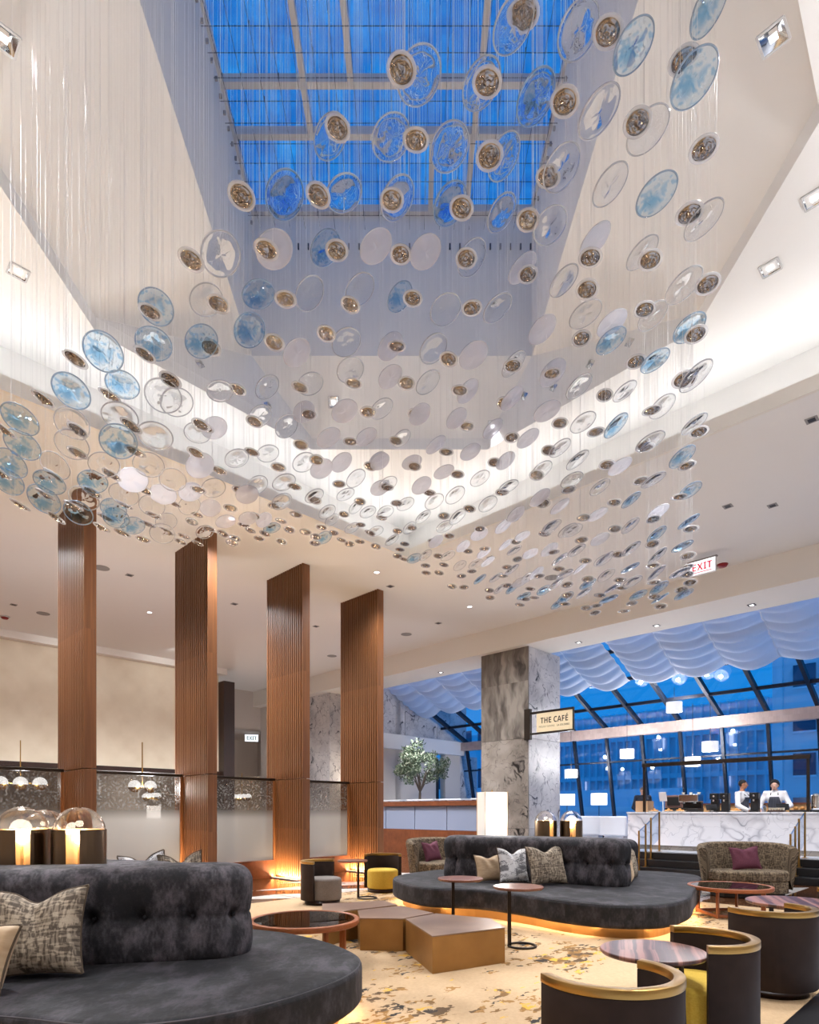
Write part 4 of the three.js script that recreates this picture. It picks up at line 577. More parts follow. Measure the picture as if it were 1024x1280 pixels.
{ // square fabric lantern on the sofa ledge
  const o = thing('lantern_lamp', 'tall white square fabric lamp before the marble column', 'lamp', XD(1.42, 10.55, .94), .25);
  const shadeMat = phys({ color: col(248, 240, 226), roughness: 1, emissive: SOFT, emissiveIntensity: .2 }); mesh('shade', box(.4, .88, .4, .01), shadeMat, o, V(0, .46, 0)); mesh('base', box(.42, .02, .42), M.bronze, o, V(0, .01, 0)); for (const [a, b] of [[-1, -1], [1, -1], [1, 1], [-1, 1]]) mesh('frame_rod', box(.008, .9, .008), M.lampBrass, o, V(a * .203, .46, b * .203)); mesh('finial', lathe([[.0005, .9], [.02, .9], [.012, .93], [.0005, .95]], 16), M.brass, o); o.updateMatrixWorld(true);
  point(SOFT, 1.2, o.localToWorld(V(0, .5, .32)), 4);
}
// =====================================================  LIGHT FITTINGS  =====================================================
{ // cove strips behind the lip
  const [a, b] = HOLE, mid = (a + b) / 2, len = b - a - .1, off = .3;
  const side = (s, t, ns, nt) => {
    const c = ST(s, t, H1 + .16), inw = ST(ns, nt).normalize(), along = V(0, 1, 0).cross(inw).normalize();
    const o = thing('cove_light', 'warm linear cove light hidden behind the ceiling lip', 'cove light', ST(s, t, H1 + .12), Math.atan2(-along.z, along.x), 'cove lights'); mesh('channel', box(len, .03, .07), M.white, o, V(0, .015, 0)); mesh('led_strip', box(len, .004, .03), glow(SOFT, 3), o, V(0, .032, 0));
    const dir = V(0, 1, 0).addScaledVector(inw, .85).normalize(), z = dir.clone().negate(), y = z.clone().cross(along).normalize(), l = areaLight(len, .1, SOFT, L.cove, c, V(0, 0, 0)); l.quaternion.setFromRotationMatrix(new THREE.Matrix4().makeBasis(along, y, z));
  };
  side(mid, b + off, 0, -1); side(b + off, mid, -1, 0); side(mid, a - off, 0, 1); side(a - off, mid, 1, 0);
}
function squareLight(label, p, normal, target, power, angle, glowK, size = .2, turn = 0, group = 'square ceiling downlights') {
  const o = thing('square_downlight', label, 'downlight', p, turn, group); const f = part('fitting', o); if (normal) f.quaternion.setFromUnitVectors(V(0, 1, 0), normal);
  const w = .018; for (const [x, z, a, b] of [[0, -1, size, w], [0, 1, size, w], [-1, 0, w, size], [1, 0, w, size]]) mesh('trim', box(a, .012, b), M.frameWhite, f, V(x * size / 2, -.004, z * size / 2));
  const c = new THREE.CylinderGeometry(size * .22, size * .68, .05, 4, 1, true); c.rotateY(R45); mesh('reflector', c, M.chrome, f, V(0, .018, 0)); mesh('lens', box(size * .3, .004, size * .3), glow(SOFT, glowK), f, V(0, -.002, 0));
  if (power) { o.updateMatrixWorld(true); spot(SOFT, power, f.localToWorld(V(0, -.05, 0)), target, angle, .7, 3); }
  return o;
}
for (const [u, v, tx, td] of [[23, 340, -3.2, 6.0], [5, 48, -3.0, 3.6], [967, 47, 3.0, 3.8], [1018, 248, 3.4, 5], [963, 335, 3.3, 6.2]]) { const p = atHeight(u, v, RING - .004); squareLight('square recessed downlight in the cream ring ceiling', p, null, XD(tx, td, 0), L.ring, .75, 6, .2, R45); }
{ const ray = new THREE.Raycaster(); scene.updateMatrixWorld(true);
  for (const [u, v, k] of [[787, 428, 0], [738, 455, 1], [655, 495, 1], [250, 455, 1], [335, 507, 0], [417, 503, 0], [616, 533, 0], [692, 484, 0]]) {
    const e = V(0, EYE, 0), dir = atDepth(u, v, 1).sub(e).normalize(); ray.set(e, dir); const h = ray.intersectObjects([ringMesh, loftMesh], false)[0]; if (!h) continue; const n = h.face.normal.clone(); if (n.y > 0) n.negate(); const p = h.point.clone().addScaledVector(n, .012);
    const tgt = k ? V(p.x * .25, 0, p.z * .45) : V(p.x * .8, 0, p.z * .8);
    squareLight(k ? 'sparkling square downlight on the sloping coffer' : 'square downlight on the sloping coffer', p, n.clone().negate(), tgt, k ? L.spark * 4 : L.spark * 1.5, .55, k ? 60 : 4, .17, 0, 'coffer downlights'); }
}
function canLight(s, t, y = H1, power = L.can, sz = .13, label = 'small round recessed downlight in the flat ceiling') {
  const p = ST(s, t, y - .002), o = thing('round_downlight', label, 'downlight', p, 0, 'ceiling downlights'); const tr = new THREE.TorusGeometry(sz * .5, .008, 8, 28); tr.rotateX(Math.PI / 2); mesh('trim', tr, M.frameWhite, o); mesh('lens', lathe([[.0005, -.002], [sz * .46, -.002], [sz * .46, 0], [.0005, 0]], 24), glow(SOFT, 4), o); if (power) spot(SOFT, power, p.clone().add(V(0, -.04, 0)), V(p.x, 0, p.z), 1.25, 1, 3); return o; }
for (const s of [-2.5, 2, 5.7, 9.3, 12.6]) canLight(s, 10.35); for (const s of [2.5, 6.8, 11]) { canLight(s, 13.7, H1, L.lounge); canLight(s, 16.8, H1, L.lounge); } for (const t of [-3.2, 1, 4.5, 8]) canLight(12, t); for (const t of [1, 5]) canLight(-2.5, t); for (const s of [2, 6]) canLight(s, -2.6);
for (const [u, v, k] of [[162, 719, 1], [293, 755, 1], [395, 783, 1], [488, 733, 1], [1015, 525, 1], [910, 633, 1], [966, 632, 1], [548, 779, 1], [17, 756, 1], [614, 697, 1]]) { const p = atHeight(u, v, H1 - .003); const o = thing('ceiling_fitting', 'small square recessed fitting in the flat ceiling', 'downlight', p, R45, 'small ceiling fittings'); mesh('plate', box(.15, .008, .15), M.greyPlastic, o); mesh('aperture', box(.09, .01, .09), k ? M.black : M.white, o, V(0, -.002, 0)); }
for (const [u, v] of [[127, 710], [54, 767], [508, 793], [415, 820], [690, 722]]) { const p = atHeight(u, v, H1 - .003); const o = thing('ceiling_speaker', 'round grey speaker grille in the flat ceiling', 'speaker', p, 0, 'ceiling speakers'); mesh('grille', lathe([[.0005, -.008], [.15, -.008], [.165, -.003], [.165, .003], [.0005, .003]], 36), M.greyPlastic, o); }
{ const p = atHeight(6, 772, H1 - .03); const o = thing('fire_alarm', 'red alarm dome on the ceiling', 'alarm', p); mesh('base', lathe([[.0005, 0], [.13, 0], [.13, .03], [.0005, .03]], 24), M.white, o); mesh('dome', lathe([[.0005, -.05], [.07, -.04], [.1, 0], [.0005, 0]], 24), M.red, o); }
for (const s of [0, 3, 6, 9]) { const p = ST(s, 19.6, H1 - .012), o = thing('wall_washer', 'square wall washer set in the ceiling before the wallpaper', 'downlight', p, R45, 'wall washers'); mesh('trim', box(.2, .02, .2), M.frameWhite, o); mesh('lens', box(.12, .024, .12), glow(SOFT, 1.5), o, V(0, -.002, 0)); spot(SOFT, L.wash, p.clone().add(V(0, -.06, 0)), ST(s, 21.7, 5.6), 1.0, 1, 4); }
function canvasTex(w, h, draw) { const c = document.createElement('canvas'); c.width = w; c.height = h; draw(c.getContext('2d')); const t = new THREE.CanvasTexture(c); t.colorSpace = THREE.SRGBColorSpace; t.magFilter = THREE.LinearFilter; return t; }
function exitSign(label, p, turn, w, h, ink, red) {
  const o = thing('exit_sign', label, 'exit sign', p, turn), t = canvasTex(512, 256, (g) => { g.fillStyle = red ? '#f6f6fa' : '#eef4ff'; g.fillRect(0, 0, 512, 256); g.fillStyle = ink; g.font = 'bold 190px sans-serif'; g.textAlign = 'center'; g.textBaseline = 'middle'; g.fillText('EXIT', 256, red ? 116 : 132); if (red) g.fillRect(60, 210, 390, 16); });
  mesh('housing', box(w, h, .05, .006), M.white, o); const m = std({ map: t, emissiveMap: t, emissive: 0xffffff, emissiveIntensity: .8, roughness: .5 }); mesh('face', new THREE.PlaneGeometry(w - .02, h - .02), m, o, V(0, 0, .027)); mesh('bracket', box(w * 1.1, .02, .07), M.greyPlastic, o, V(0, h / 2 + .01, 0)); return o; }
{ const p = atDepth(878, 709, 12.9); p.y = Math.min(p.y, H1 - .22); exitSign('red lettered exit sign under the ceiling above the cafe steps', p, -R45, .55, .3, '#b4283c', true); const q = p.clone().add(ST(.15, -.35, -.02)); const o = thing('fire_alarm', 'red strobe on the beam beside the exit sign', 'alarm', q); mesh('dome', lathe([[.0005, -.04], [.08, -.03], [.11, .02], [.0005, .03]], 24), M.red, o); }
exitSign('small exit sign in the corridor beyond the fins', ST(15.0, 25.4, 4.94), .25, .62, .34, '#3a5a4a', false);
// =====================================================  CAFE  =====================================================
const tAt = (u, s) => { const k = (u - HX) / FPX; return s * (1 - k) / (1 + k); };
{ const t = canvasTex(1024, 430, (g) => { g.fillStyle = '#dccba8'; g.fillRect(0, 0, 1024, 430); g.fillStyle = '#2c2420'; g.textAlign = 'center'; g.font = 'bold 178px sans-serif'; g.fillText('THE CAFÉ', 512, 235, 900); g.textAlign = 'left'; g.font = '54px sans-serif'; g.fillText('PROUDLY SERVING', 66, 330, 500); g.font = 'bold 56px sans-serif'; g.fillText('LA COLOMBE', 588, 330, 370); });
  const o = gridThing('cafe_sign', 'framed sign reading THE CAFÉ projecting from the marble column', 'sign', 14.72, 9.98, 3.68), z = (a, b, c, d, e, f, n, m) => blk(o, n, [a, b], [c, d], [e, f], m);
  z(14.68, 14.78, 3.55, 4.42, 9.86, 10.06, 'bracket', M.bronze); z(14.7, 14.76, 4.26, 4.32, 8.5, 9.86, 'frame_bar', M.bronze); z(14.7, 14.76, 3.68, 3.73, 8.5, 9.86, 'frame_bar', M.bronze); z(14.7, 14.76, 3.73, 4.26, 8.5, 8.53, 'frame_bar', M.bronze);
  z(14.71, 14.75, 3.73, 4.26, 8.53, 9.66, 'panel', std({ color: col(220, 203, 168), roughness: .7 }));
  const f = mesh('lettering', new THREE.PlaneGeometry(1.13, .53), std({ map: t, roughness: .7 }), o, V(14.7 - 14.72 + .008, 3.995 - 3.68, -(9.095 - 9.98))); f.rotation.y = -Math.PI / 2; }
{ const c = gridThing('serving_counter', 'long white veined marble serving counter of the cafe', 'counter', 16.2, 7.7, .5);
  for (let k = 0; k < 4; k++) blk(c, 'marble_panel', [16.2, 16.24], [.62, 1.46], [7.7 - (k + 1) * 2.4 + .003, 7.7 - k * 2.4], M.marbleWhite); blk(c, 'body', [16.25, 16.9], [.5, 1.46], [-1.9, 7.69], M.marbleWhite); blk(c, 'worktop', [16.17, 16.95], [1.46, 1.5], [-1.9, 7.72], M.marbleWhite, .004); blk(c, 'plinth', [16.23, 16.26], [.5, .62], [-1.9, 7.68], M.marbleGrey);
  const b = gridThing('back_counter', 'oak back counter behind the cafe staff', 'counter', 18.0, 7.4, .5); const oak = std({ map: tex(128, woodFn([206, 158, 104], [224, 180, 126], [188, 140, 90], 901), 1), roughness: .5 }); blk(b, 'body', [18.0, 18.6], [.5, 1.7], [-1.9, 7.4], oak); blk(b, 'worktop', [17.95, 18.65], [1.7, 1.74], [-1.9, 7.4], M.woodRail);
  const fr = gridThing('counter_frame', 'dark metal gantry frame over the serving counter', 'frame', 16.35, 7.29, 1.5); blk(fr, 'post', [16.33, 16.39], [1.5, 2.72], [7.27, 7.33], M.bronze); blk(fr, 'post', [16.33, 16.39], [1.5, 2.72], [3.44, 3.5], M.bronze); blk(fr, 'top_bar', [16.31, 16.41], [2.72, 2.82], [3.42, 7.35], M.bronze, .004);
  // what stands on the counter
  const C = (name, label, cat, u, s = 16.55, y = 1.5, group) => gridThing(name, label, cat, s, tAt(u, s), y, group);
  const cardboard = std({ color: col(196, 158, 120), roughness: .85 }), pastry = std({ color: col(206, 146, 78), roughness: .7 }), cream = std({ color: col(238, 230, 214), roughness: .6 });
  const at = (o, n, g, m, x, y, z) => mesh(n, g, m, o, V(x, y, z));
  let o = C('wooden_crate', 'tan crate at the end of the serving counter', 'crate', 806, 16.72); for (const [x, z, w, d] of [[0, -.17, .36, .015], [0, .17, .36, .015], [-.18, 0, .015, .34], [.18, 0, .015, .34]]) at(o, 'side', box(w, .3, d), cardboard, x, .152, z); at(o, 'bottom', box(.36, .015, .34), cardboard, 0, .0085, 0);
  o = C('payment_terminal', 'white payment screen on a stand by the pastries', 'payment terminal', 829, 16.78); at(o, 'base', box(.16, .015, .14, .004), M.white, 0, .008, 0); at(o, 'stem', box(.03, .3, .02), M.white, 0, .16, 0); { const s = at(o, 'screen', box(.02, .26, .2, .004), M.white, -.01, .42, 0); s.rotation.z = .3; }
  const tray = (u, label, k) => { const q = C('pastry_tray', label, 'pastry tray', u, 16.42); q.scale.setScalar(.8); at(q, 'tray', lathe([[.0005, 0], [.15, 0], [.2, .03], [.195, .034], [.148, .008], [.0005, .008]], 32), cream, 0, 0, 0); for (let i = 0; i < k; i++) { const g = new THREE.SphereGeometry(.045, 12, 8); g.scale(1.2, .75, .9); const a = i / k * 6.28; at(q, 'pastry', g, pastry, Math.cos(a) * .09, .045, Math.sin(a) * .09); } at(q, 'pastry', new THREE.SphereGeometry(.05, 12, 8), pastry, 0, .075, 0); };
  tray(818, 'tray of pastries beside the tan crate', 5); tray(836, 'tray of pastries before the white payment screen', 6); tray(850, 'tray of pastries before the espresso machine', 5); tray(921, 'yellow tray of pastries beside the standing barista', 6);
  o = C('toaster_oven', 'brown box oven behind the pastry trays', 'oven', 845, 17.6, 1.5); { const s = tAt(845, 17.6); } at(o, 'body', box(.5, .34, .5, .01), std({ color: col(128, 96, 88), roughness: .5 }), .1, .3, 0); at(o, 'door', box(.01, .24, .36), M.black, -.16, .3, 0); at(o, 'stand', box(.5, .12, .5), M.black, .1, .06, 0);
  o = C('espresso_machine', 'steel and black espresso machine on the counter', 'espresso machine', 864, 16.7); at(o, 'body', box(.4, .2, .5, .02), M.chrome, 0, .36, 0); at(o, 'base', box(.42, .1, .5, .01), M.black, 0, .05, 0); at(o, 'back_panel', box(.1, .24, .48), M.black, .14, .2, 0); for (const z of [-.14, .14]) { at(o, 'group_head', lathe([[.0005, 0], [.035, 0], [.035, .05], [.0005, .05]], 16), M.chrome, -.1, .22, z); const h = at(o, 'portafilter_handle', box(.16, .025, .025, .01), M.black, -.22, .22, z); } for (const z of [-.2, 0, .2]) at(o, 'cup', lathe([[.0005, 0], [.03, 0], [.042, .06], [.038, .06], [.0005, .01]], 16), cream, 0, .46, z);
  const grinder = (u, label) => { const q = C('coffee_grinder', label, 'coffee grinder', u, 16.75, 1.5, 'black coffee machines'); at(q, 'base', box(.2, .04, .2, .006), M.black, 0, .02, 0); at(q, 'body', box(.16, .28, .18, .01), M.black, .03, .18, 0); at(q, 'head', box(.2, .16, .2, .015), M.black, -.01, .4, 0); at(q, 'dial', lathe([[.0005, 0], [.025, 0], [.025, .01], [.0005, .01]], 16), M.chrome, -.11, .4, 0).rotation.z = Math.PI / 2; at(q, 'spout', box(.04, .05, .04), M.chrome, -.1, .29, 0); };
  grinder(894, 'black coffee machine behind the tablet by the pastries'); grinder(907, 'black coffee machine beside the standing barista'); grinder(944, 'black coffee machine between the two baristas');
  const tablet = (u, label) => { const q = C('tablet_till', label, 'till', u, 16.6); at(q, 'foot', box(.16, .012, .14), M.black, 0, .006, 0); const s = at(q, 'screen', box(.014, .17, .27, .004), M.black, -.02, .12, 0); s.rotation.z = .5; const st = at(q, 'stand', box(.02, .12, .06), M.greyPlastic, .03, .06, 0); st.rotation.z = -.3; }; tablet(890, 'dark tablet till on the counter by the coffee machines'); tablet(979, 'dark tablet till before the leaning barista');
  o = C('cup_tray', 'dark tray of small white cups before the leaning barista', 'cup tray', 971, 16.3); at(o, 'tray', box(.16, .04, .34, .006), M.woodDark, 0, .02, 0); for (let i = 0; i < 6; i++) at(o, 'cup', lathe([[.0005, 0], [.022, 0], [.03, .06], [.027, .06], [.0005, .008]], 14), cream, 0, .04, -.14 + i * .056);
  o = C('sugar_jar', 'small glass jar on the counter between the baristas', 'jar', 955, 16.35); at(o, 'jar', lathe([[.0005, 0], [.05, 0], [.055, .1], [.035, .13], [.0005, .13]], 20), M.railGlass, 0, 0, 0); at(o, 'lid', lathe([[.0005, .13], [.04, .13], [.04, .155], [.0005, .16]], 20), M.chrome, 0, 0, 0);
  o = C('serving_board', 'dark serving board at the far end of the counter', 'board', 1004, 16.68); at(o, 'board', box(.3, .05, .5, .008), M.black, 0, .025, 0); at(o, 'handle', box(.06, .03, .1, .008), M.black, 0, .03, .28); for (let i = 0; i < 3; i++) at(o, 'bread', new THREE.SphereGeometry(.05, 10, 8), pastry, 0, .08, -.14 + i * .13);
  o = C('water_urn', 'steel urn on the counter beside the frame post', 'urn', 1021, 16.45); at(o, 'body', lathe([[.0005, .04], [.1, .04], [.11, .1], [.11, .36], [.08, .42], [.0005, .44]], 28), M.chrome, 0, 0, 0); at(o, 'foot', lathe([[.0005, 0], [.09, 0], [.09, .04], [.0005, .04]], 24), M.black, 0, 0, 0); at(o, 'tap', box(.08, .03, .03), M.brass, -.14, .1, 0);
}
function stepRail(t, label) { const o = gridThing('step_rail', label, 'railing', 14.38, t, 0); const ps = [[14.38, 0, 1.05], [14.75, .16, 1.2], [15.05, .325, 1.36], [15.55, .5, 1.5]]; ps.forEach(([s, y0, y1], i) => { const q = blk(o, 'post', [s - .018, s + .018], [y0 + .008, y1], [t - .018, t + .018], M.brass, .004); blk(o, 'foot_plate', [s - .06, s + .06], [y0, y0 + .012], [t - .05, t + .05], M.brass); });
  const L_ = (s, y) => V(s - 14.38, y, 0); mesh('glass_panel', quadGeo(L_(14.4, .35), L_(15.52, .8), L_(15.52, 1.48), L_(14.4, 1.03)), M.railGlass, o); mesh('glass_edge', plankBetween(L_(14.4, 1.035), L_(15.52, 1.485), .02, .02), M.railGlass, o); }
stepRail(6.55, 'brass posts with glass rail on the steps beside the velvet sofa'); stepRail(3.36, 'brass posts with glass rail on the steps behind the tweed loveseat');
{ const seatM = std({ color: col(222, 226, 236), roughness: .8 });
  const tub = (s, t, label, turn) => { const o = thing('tub_chair', label, 'chair', ST(s, t, .5), turn, 'white cafe tub chairs'); mesh('backrest', box(.78, .56, .12, .04), seatM, o, V(0, .6, .3)); for (const x of [-.34, .34]) mesh('arm', box(.11, .36, .62, .04), seatM, o, V(x, .5, 0)); mesh('seat', box(.6, .16, .6, .04), seatM, o, V(0, .36, -.02)); mesh('base', box(.6, .26, .56, .02), seatM, o, V(0, .15, 0)); for (const [x, z] of [[-.26, -.24], [.26, -.24], [.26, .24], [-.26, .24]]) mesh('foot', box(.04, .025, .04), M.black, o, V(x, .0125, z)); };
  tub(17.0, 9.25, 'white tub chair at the cafe, beside the marble column', -.5); tub(16.9, 8.35, 'white tub chair at the cafe, beside the counter end', -.7);
  const lamp = (u, s, label) => { const t = tAt(u, s), tb = gridThing('cafe_table', 'small square cafe table under a white lamp', 'table', s, t, .5, 'cafe lamp tables'); mesh('top', box(.7, .04, .7, .005), M.white, tb, V(0, .73, 0)); mesh('leg', box(.06, .71, .06), M.black, tb, V(0, .355, 0)); mesh('foot', box(.4, .02, .4), M.black, tb, V(0, .01, 0));
    const o = gridThing('table_lamp', label, 'lamp', s, t, 1.252); const e = phys({ color: col(246, 246, 250), roughness: 1, emissive: NEUTRAL, emissiveIntensity: .75 }); mesh('base', box(.14, .02, .14), M.chrome, o, V(0, .01, 0)); mesh('stem', box(.02, .48, .02), M.chrome, o, V(0, .25, 0)); mesh('shade', box(.4, .4, .4, .01), e, o, V(0, .68, 0)); point(NEUTRAL, 3, ST(s, t, 2.3), 3); };
  lamp(709, 19.2, 'white square shaded lamp on a cafe table by the marble column'); lamp(749, 19.2, 'white square shaded lamp on a cafe table beside the counter');
  const pend = (u, v, s, label) => { const t = tAt(u, s), d = (s + t) * Q, y = EYE + (HY - v) * d / FPX, o = gridThing('drum_pendant', label, 'pendant lamp', s, t, y); const e = phys({ color: col(236, 238, 246), roughness: 1, emissive: NEUTRAL, emissiveIntensity: .5 }); mesh('shade', lathe([[.21, -.15], [.23, -.15], [.23, .15], [.21, .15], [.21, -.15]], 36), e, o); mesh('diffuser', lathe([[.0005, -.13], [.21, -.13], [.21, -.12], [.0005, -.12]], 30), e, o); mesh('rod', new THREE.CylinderGeometry(.008, .008, roofY(s) - y - .02, 6).translate(0, (roofY(s) - y) / 2 + .0, 0), M.bronze, o); point(NEUTRAL, 1.5, ST(s, t, y - .25), 3); point(NEUTRAL, 5, ST(s, t, y + .22), 3); };
  pend(888, 933, 20, 'white drum pendant hanging above the standing barista'); pend(866, 952, 20.1, 'white drum pendant hanging lower beside another'); pend(784, 942, 19.8, 'white drum pendant above the counter end'); pend(714, 967, 19.9, 'white drum pendant hanging low beside the marble column'); pend(843, 884, 19.2, 'small white drum pendant high under the glass roof');
}
{ // lounge behind the glass screens
  const globeBar = (p, turn, n, r, label, k) => { const o = thing('globe_light', label, 'globe light', p, turn, 'globe lights'); const gm = glow(SOFT, 1.7); mesh('bar', box(n * r * 2.6, .025, .025), M.brass, o); for (let i = 0; i < n; i++) { const x = (i - (n - 1) / 2) * r * 2.5; const b = mesh('globe', new THREE.SphereGeometry(r, 24, 16), gm, o, V(x, 0, .02)); const h = new THREE.SphereGeometry(r * 1.03, 24, 8, 0, 6.2832, Math.PI * .56, Math.PI * .44); mesh('brass_cap', h, M.brass, b); } mesh('stem', box(.02, k, .02), M.brass, o, V(0, k / 2, -.0)); o.updateMatrixWorld(true); point(SOFT, L.globe, o.localToWorld(V(0, -.05, r + .2)), 6); return o; };
  globeBar(XD(-8.15, 12.85, 2.1), .6, 3, .14, 'three white globes on a brass bar behind the first screen', .9); globeBar(XD(-5.75, 12.9 + .3, 2.05), .7, 2, .13, 'pair of white globes on a brass bar behind the fin', .95); globeBar(ST(9.4, 23.0, 2.07), -R45, 4, .14, 'row of small white globes on the recess wall', .9); globeBar(ST(12.9, 22.6, 2.1), -R45, 4, .14, 'row of small white globes beside the corridor post', 1.0);
  const wl = (s, t, y, label) => { const o = gridThing('wall_lamp', label, 'lamp', s, t, y); mesh('shade', box(.4, .45, .3, .01), phys({ color: col(248, 240, 228), roughness: 1, emissive: SOFT, emissiveIntensity: .8 }), o); mesh('bracket', box(.05, .05, .2), M.brass, o, V(0, -.1, -.2)); };
  wl(9.3, 22.6, 1.5, 'white square wall lamp below the small globes');
  const bq = (s, t, w, label) => { const o = gridThing('lounge_chair', label, 'chair', s, t, 0, 'lounge chairs behind the screens'); mesh('seat', box(w, .2, .6, .04), M.greySeat, o, V(0, .36, 0)); mesh('backrest', box(w, .5, .12, .04), M.greySeat, o, V(0, .68, -.26)); for (const [x, z] of [[-1, -1], [1, -1], [1, 1], [-1, 1]]) mesh('leg', box(.04, .26, .04), M.woodDark, o, V(x * (w / 2 - .05), .13, z * .25)); };
  bq(4.8, 14.2, .8, 'dim grey lounge chair behind the screens'); bq(6.9, 14.0, .8, 'dim grey lounge chair behind the screens'); bq(9.2, 14.1, .8, 'dim grey lounge chair behind the screens'); bq(2.6, 14.2, .8, 'dim grey lounge chair behind the screens');
  const sc = gridThing('corridor_light', 'warm glowing wall panel in the corridor', 'wall light', 12.6, 30.8, 2.5); mesh('panel', box(.7, .5, .05), glow(WARM, 1.6), sc); mesh('frame', box(.78, .58, .03), M.brass, sc, V(0, 0, -.02)); point(WARM, 12, ST(12.6, 30.3, 2.5), 5);
  const sh = gridThing('shelf_light', 'warm lit shelf beside the marble pier', 'shelf', 16.8, 18.9, 2.4); mesh('shelf', box(.3, .05, 1.4), M.brass, sh); mesh('light', box(.05, .04, 1.3), glow(WARM, 2), sh, V(-.05, .06, 0)); mesh('back_panel', box(.04, 1.2, 1.4), M.woodDark, sh, V(.13, -.4, 0)); point(WARM, 3, ST(16.3, 18.9, 2.7), 3);
  for (const [a, b] of [[12.0, 12.9], [13.3, 14.3], [14.6, 15.9], [16.2, 17.2]]) { const o = gridThing('high_table', 'narrow white topped high table behind the bar screen', 'table', 16.0, (a + b) / 2, .5, 'white high tables'); mesh('top', box(.5, .05, b - a, .006), M.white, o, V(0, 1.43, 0)); for (const z of [-1, 1]) mesh('leg', box(.05, 1.4, .05), M.black, o, V(0, .7, z * ((b - a) / 2 - .1))); }
}
{ // olive tree
  const s = 16.9, t = 16.35, o = gridThing('olive_tree', 'small olive tree in a pot behind the bar screen', 'tree', s, t, .5), bark = std({ color: col(92, 80, 70), roughness: .9 }); seed = 77;
  mesh('pot', lathe([[.0005, 0], [.24, 0], [.32, .5], [.33, .56], [.29, .56], [.28, .5], [.0005, .48]], 32), M.bronze, o);
  const br = []; const limb = (a, b, r) => br.push(bar(a, b, r, 7)); const top = V(.02, 1.75, 0); limb(V(0, .45, 0), V(-.03, 1.15, .02), .06); limb(V(-.03, 1.12, .02), top, .05); const tips = [];
  for (let i = 0; i < 11; i++) { const a = i * 2.4, q = V(Math.cos(a) * rr(.3, .75), rr(2.1, 3.2), Math.sin(a) * rr(.3, .75)), m = top.clone().lerp(q, .5).add(V(0, .12, 0)); limb(top, m, .025); limb(m, q, .014); tips.push(m, q); }
  mesh('trunk', mergeGeometries(br.map((g) => { g.deleteAttribute('uv'); return g; })), bark, o);
  const leaf = new THREE.BufferGeometry().setFromPoints([V(0, 0, 0), V(.018, .035, .004), V(0, .1, 0), V(0, 0, 0), V(0, .1, 0), V(-.018, .035, .004)]); leaf.computeVertexNormals();
  const lm = phys({ color: 0xffffff, roughness: .6, side: THREE.DoubleSide }), n = 5200, im = new THREE.InstancedMesh(leaf, lm, n), mt = new THREE.Matrix4(), qd = new THREE.Quaternion(), c = new THREE.Color();
  const lumps = []; for (let i = 0; i < 34; i++) { const th = rr(0, 6.28), ph = Math.acos(rr(-.75, 1)), r = rr(.45, .92); lumps.push([V(Math.sin(ph) * Math.cos(th) * r * 1.08, 2.72 + Math.cos(ph) * r * .88, Math.sin(ph) * Math.sin(th) * r * 1.08), rr(.16, .3)]); }
  for (let i = 0; i < n; i++) { const [q, r] = lumps[Math.floor(rnd() * lumps.length)], p = V(rr(-1, 1), rr(-1, 1), rr(-1, 1)).normalize().multiplyScalar(r * Math.cbrt(rnd())).add(q); qd.setFromEuler(new THREE.Euler(rr(-1.4, 1.4), rr(0, 6.28), rr(-1.4, 1.4))); mt.compose(p, qd, V(1, 1, 1).multiplyScalar(rr(.8, 1.5))); im.setMatrixAt(i, mt); const k = rnd(); c.copy(k < .5 ? col(74, 92, 72) : k < .8 ? col(104, 120, 98) : col(156, 166, 146)); im.setColorAt(i, c); }
  im.name = 'foliage'; im.userData.kind = 'stuff'; shade(im); o.add(im);
  spot(NEUTRAL, 110, ST(15.7, 15.6, 6.15), ST(s, t, 2.8), .3, .6, 2);
}
// spots in the beam soffit over the counter
for (const [t, tt, p] of [[6.6, 6.6, 1], [4.4, 4.4, 1], [2.2, 2.4, 1], [8.8, 9, .8], [11.0, 11.5, .5], [14, 14.5, .6]]) { const o = gridThing('soffit_spot', 'small square spotlight set in the beam soffit', 'downlight', 15.5, t, 6.246, 'soffit spotlights'); mesh('trim', box(.16, .01, .16), M.bronze, o); mesh('lens', box(.08, .012, .08), glow(SOFT, 3), o, V(0, -.002, 0)); spot(NEUTRAL, L.cafe * p * 2.2, ST(15.5, t, 6.2), ST(17.2, tt, 1.2), .62, .7, 3); }
